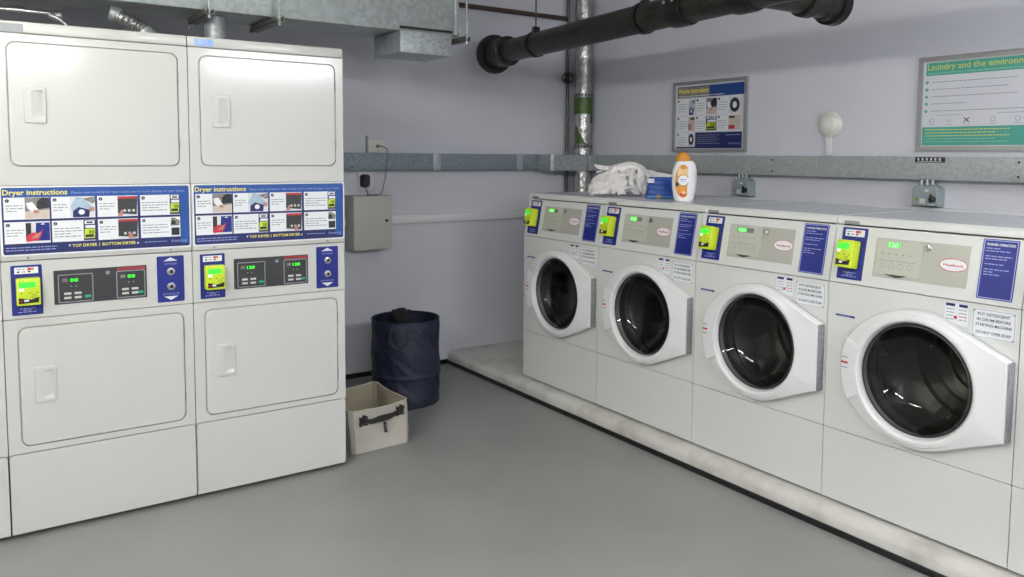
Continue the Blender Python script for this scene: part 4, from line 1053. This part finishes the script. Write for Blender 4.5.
b = MB(); b.fbox(Fk, .008, .044, .088, .112, -.010, .004, 'print_w', .002); b.words(Fk, .014, .098, .02, .005, 'grey_txt', .0046, 3); at(t, b, 'tag')
b = MB(); b.fbox(Fk, .004, .165, .003, .017, -.004, .006, 'blue_l', .003); b.disc(Fk, .068, .012, .013, .011, .0066, 'gold', 16); at(t, b, 'bottom_band')

# detergent bottle, facing the camera
Bc = Vector((-.885, -1.975, ZW))
BX = Vector((.78, -.62, 0)).normalized(); BY = Vector((-.62, -.78, 0)).normalized()
t = thing('detergent_bottle', 'white detergent bottle with orange cap standing on the washers', 'bottle', Bc)
prof = [(0, -.040, .046), (.004, -.046, .052), (.02, -.051, .057), (.06, -.058, .065), (.10, -.062, .069), (.14, -.061, .069), (.17, -.056, .066), (.19, -.050, .060), (.206, -.042, .051), (.212, -.036, .044)]
def bring(z, xl, xr, dpt, n=40):
    c0, hw = (xl + xr) / 2, (xr - xl) / 2
    return [Bc + BX * (c0 + hw * math.copysign(abs(math.cos(2 * PI * j / n)) ** .8, math.cos(2 * PI * j / n))) + BY * dpt * math.sin(2 * PI * j / n) + Vector((0, 0, z)) for j in range(n)]
b = MB(); b.loops([bring(z, xl, xr, .038 if z < .17 else .038 - (z - .17) * .35) for z, xl, xr in prof], 'bottle', cap0=True, cap1=True); at(t, b, 'body')
b = MB(); b.loops([bring(z, xl, xr, dp) for z, xl, xr, dp in ((.2105, -.044, .034, .026), (.218, -.046, .035, .028), (.236, -.042, .030, .026), (.250, -.030, .018, .020), (.259, -.016, .006, .010))], 'orange', cap0=True, cap1=True); at(t, b, 'cap')
Fb = Frame(Bc + BY * .0385 - BX * .008, BX, (0, 0, 1), BY)
b = MB()
def lab(mb, s, t_, rs, rt, h, k, n=32):      # label patch following the curved front
    c_ = [(s, t_)] + [(s + rs * math.cos(2 * PI * i / n), t_ + rt * math.sin(2 * PI * i / n)) for i in range(n)]
    rings = []
    for f in (1.0, .75, .5, .25, .02):
        rings.append([Fb(s + f * rs * math.cos(2 * PI * i / n), t_ + f * rt * math.sin(2 * PI * i / n), h - .0385 * (1 - math.sqrt(max(0, 1 - min(1, abs(s + f * rs * math.cos(2 * PI * i / n)) / .064) ** 2.2)))) for i in range(n)])
    mb.loops(rings, k, cap1=True)
lab(b, 0, .105, .041, .088, .0012, 'orange_l'); lab(b, 0, .150, .030, .034, .0017, 'peach'); lab(b, 0, .178, .016, .010, .0021, 'orange')
lab(b, 0, .108, .033, .033, .0021, 'gold'); lab(b, .001, .110, .027, .027, .0026, 'bottle')
b.rect(Fb, -.018, .112, .018, .117, .0032, 'print_lav'); b.rect(Fb, -.014, .103, .012, .107, .0032, 'print_lav')
lab(b, -.030, .088, .008, .012, .0026, 'pic_dark', 12); lab(b, .0, .036, .016, .010, .0022, 'red', 12); lab(b, .004, .044, .012, .008, .0027, 'peach', 12)
at(t, b, 'label')

# ------------------------------------------------------------------ navy pop-up hamper
Hc = Vector((-1.862, -.632, 0)); HR, HH = .205, .514
t = thing('laundry_hamper', 'tall round navy fabric laundry hamper standing by the back wall', 'hamper', Hc)
nu, nv = 120, 50
def hr(a, v):
    q = .003 * math.sin(3 * a + v * 9) * math.sin(PI * v) + .006 * noise.noise(Vector((math.cos(a) * 2.4 + v * 2.2, math.sin(a) * 2.4, v * 3.5)))
    q += .007 * (.4 - abs(noise.noise(Vector((math.cos(a + v * 1.2) * 4, math.sin(a + v * 1.2) * 4, v * 2.0)))))
    q += -.003 * math.sin(PI * min(1, max(0, v)) * 2) ** 2 + .010 * (.25 - abs(noise.noise(Vector((math.cos(a + v * 2.6) * 3, math.sin(a + v * 2.6) * 3, v * 1.2)))))
    if abs(v - .36) < .02: q += .004
    return HR + q * min(1, (1 - v) * 9 + .15) * min(1, v * 9 + .2)
out = [[Hc + Vector((hr(2 * PI * j / nu, i / nv) * math.cos(2 * PI * j / nu), hr(2 * PI * j / nu, i / nv) * math.sin(2 * PI * j / nu), .004 + (HH - .004) * i / nv - (.006 * math.sin(2 * PI * j / nu * 2) if i == nv else 0))) for j in range(nu)] for i in range(nv + 1)]
inn = [[Hc + Vector(((hr(2 * PI * j / nu, i / nv) - .006) * math.cos(2 * PI * j / nu), (hr(2 * PI * j / nu, i / nv) - .006) * math.sin(2 * PI * j / nu), .008 + (HH - .009) * i / nv)) for j in range(nu)] for i in range(nv, -1, -1)]
b = MB(); b.loops(out + inn, 'navy_fab', cap0=True, cap1=True); at(t, b, 'fabric_body')
for z, r_ in ((HH, HR - .002), (.185, HR + .001), (.012, HR - .002)):
    b = MB(); b.tube([Hc + Vector((r_ * math.cos(2 * PI * j / 64), r_ * math.sin(2 * PI * j / 64), z)) for j in range(65)], .0055, 'navy_fab', 8, cap=False)
    at(t, b, 'wire_hoop')
def strap(pts, w, th, k, wdir):
    b = MB(); pts = smooth(pts, 8); wd_ = Vector(wdir).normalized(); rings = []
    for i, p in enumerate(pts):
        d = (pts[min(i + 1, len(pts) - 1)] - pts[max(i - 1, 0)]).normalized(); n_ = d.cross(wd_).normalized()
        rings.append([p + wd_ * w / 2 + n_ * th / 2, p - wd_ * w / 2 + n_ * th / 2, p - wd_ * w / 2 - n_ * th / 2, p + wd_ * w / 2 - n_ * th / 2])
    b.loops(rings, k, cap0=True, cap1=True, smooth=False); return b
# rear handle: wide folded black webbing flopped over the back rim towards the camera side
C2 = Vector((-.56, -.83, 0)); C1 = Vector((.83, -.56, 0))
for e, w_ in ((-.070, .035), (.015, .03)):
    base = Hc - C2 * (HR - .012) + C1 * (e - .02)
    at(t, strap([base + Vector((0, 0, HH - .07)), base + Vector((0, 0, HH - .01)) + C2 * .006, base + C2 * .02 + Vector((0, 0, HH + .014)), base + C2 * .05 + C1 * (-.3 * e) + Vector((0, 0, HH - .010)), base + C2 * .075 + C1 * (-.5 * e) + Vector((0, 0, HH - .055))], w_, .006, 'mesh_fab', C1), 'handle')
base = Hc - C2 * (HR - .07) + C1 * (-.045)
at(t, crumple(base.x, base.y, HH - .062, .060, .022, .056, 4.4, math.atan2(-.56, .83), k='mesh_fab', nu=48, nv=24, amp=.3), 'handle_bundle')
base = Hc + C2 * (HR + .004)
at(t, strap([base + C1 * -.055 + Vector((0, 0, HH - .02)), base + C1 * -.06 + C2 * .006 + Vector((0, 0, HH - .10)), base + C2 * .010 + Vector((0, 0, HH - .145)), base + C1 * .045 + C2 * .006 + Vector((0, 0, HH - .10)), base + C1 * .05 + Vector((0, 0, HH - .02))], .022, .003, 'navy_fab', C2.cross(Vector((0, 0, 1))) * .0 + Vector((0, 0, 1)) * .5 + C1 * .5), 'handle')
base = Hc + C2 * (HR - .004) + C1 * .045
at(t, strap([base + Vector((0, 0, .028)), base + C2 * .010 + Vector((0, 0, .012)), base + C2 * .014 + Vector((0, 0, .002))], .02, .003, 'mesh_fab', C1), 'toggle')

# ------------------------------------------------------------------ canvas storage basket
t = thing('storage_basket', 'low cream canvas storage basket with black handle beside the dryers', 'basket', (-2.36, -1.09, 0))
zc = .225
bot = [(-2.495, -1.318), (-2.168, -1.300), (-2.180, -.905), (-2.50, -.915)]
top = [(-2.515, -1.325), (-2.165, -1.285), (-2.175, -.885), (-2.51, -.895)]
def side_pts(P4, n=14, rc=.02):
    out = []
    for i in range(4):
        p0, p1 = Vector((*P4[i], 0)), Vector((*P4[(i + 1) % 4], 0)); L = (p1 - p0).length
        for j in range(n): out.append(p0.lerp(p1, (rc + (L - 2 * rc) * j / (n - 1)) / L))
    return out
nb = side_pts(bot); ntp = side_pts(top); rings = []; NV = 12
def bask(v, inset=0.0):
    ring = []; c_ = Vector((-2.335, -1.105, 0))
    for i, (p, q) in enumerate(zip(nb, ntp)):
        r_ = p.lerp(q, v); d = (r_ - c_); d.z = 0; L = d.length; d.normalize()
        w_ = (.008 * noise.noise(Vector((r_.x * 7, r_.y * 7, v * 2.5))) - .010 * math.sin(PI * v) * math.sin(PI * ((i % 14) / 13))) * (1 if v > .02 else .2)
        ring.append(r_ + d * (w_ - inset) + Vector((0, 0, .002 + (zc - .002) * v + (-.010 * math.sin(PI * (i % 14) / 13) if v > .95 else 0))))
    return ring
rings = [bask(i / NV) for i in range(NV + 1)]
b = MB(); b.loops(rings, 'canvas', cap0=True); b.loops([bask(1.0), bask(1.0, .007)], 'canvas'); at(t, b, 'canvas_body')
b = MB(); b.loops([bask(i / NV, .007) for i in range(NV, -1, -1)], 'lining', cap1=False); b.loops([[p + Vector((0, 0, .006)) for p in bask(0, .007)], [p + Vector((0, 0, .006)) for p in bask(0, .10)]], 'lining', cap1=True); at(t, b, 'lining')
b = MB(); b.tube(bask(1.0, .003) + [bask(1.0, .003)[0]], .0045, 'canvas', 8, cap=False); at(t, b, 'rim_piping')
# handle on the front side (faces -y)
Fh = Frame((-2.335, -1.306, .166), (.99, .11, 0), (0, 0, 1), (.11, -.99, 0))
b = MB(); hp = smooth([Fh(-.105, .006, .012), Fh(-.07, -.002, .020), Fh(-.03, .004, .028), Fh(.02, .006, .030), Fh(.06, .010, .024), Fh(.105, .018, .012)], 8)
rings = []
for i, p in enumerate(hp):
    f = abs(i / (len(hp) - 1) - .5) * 2; w_ = .010 + .006 * math.exp(-((f) * 2.2) ** 2)
    rings.append([p + Fh.t * w_ + Fh.h * .003, p - Fh.t * w_ + Fh.h * .003, p - Fh.t * w_ - Fh.h * .003, p + Fh.t * w_ - Fh.h * .003])
b.loops(rings, 'leather', cap0=True, cap1=True, smooth=False)
for sx, tz in ((-.108, .004), (.108, .016)):
    o_ = [(sx + a * 1.0, tz + c_) for a, c_ in ((-.022, -.026), (.0, -.018), (.022, -.026), (.018, .0), (.024, .020), (.004, .030), (-.006, .018), (-.024, .022), (-.018, .0))]
    b.plate(Fh, o_, [], .000, .013, 'leather')
    for a in (-.010, .010): b.lathe(Fh, (sx + a, tz - .012), [(.003, .013), (.002, .0155)], 'silver', 8, cap1=True)
at(t, b, 'handle')
b = MB(); b.plate(Fh, [(.012, -.030), (.022, -.028), (.029, -.078), (.019, -.082)], [], .000, .012, 'leather'); b.plate(Fh, [(.0155, -.037), (.0185, -.036), (.0240, -.070), (.0210, -.072)], [], .012, .0125, 'grey_txt'); at(t, b, 'fabric_tag')
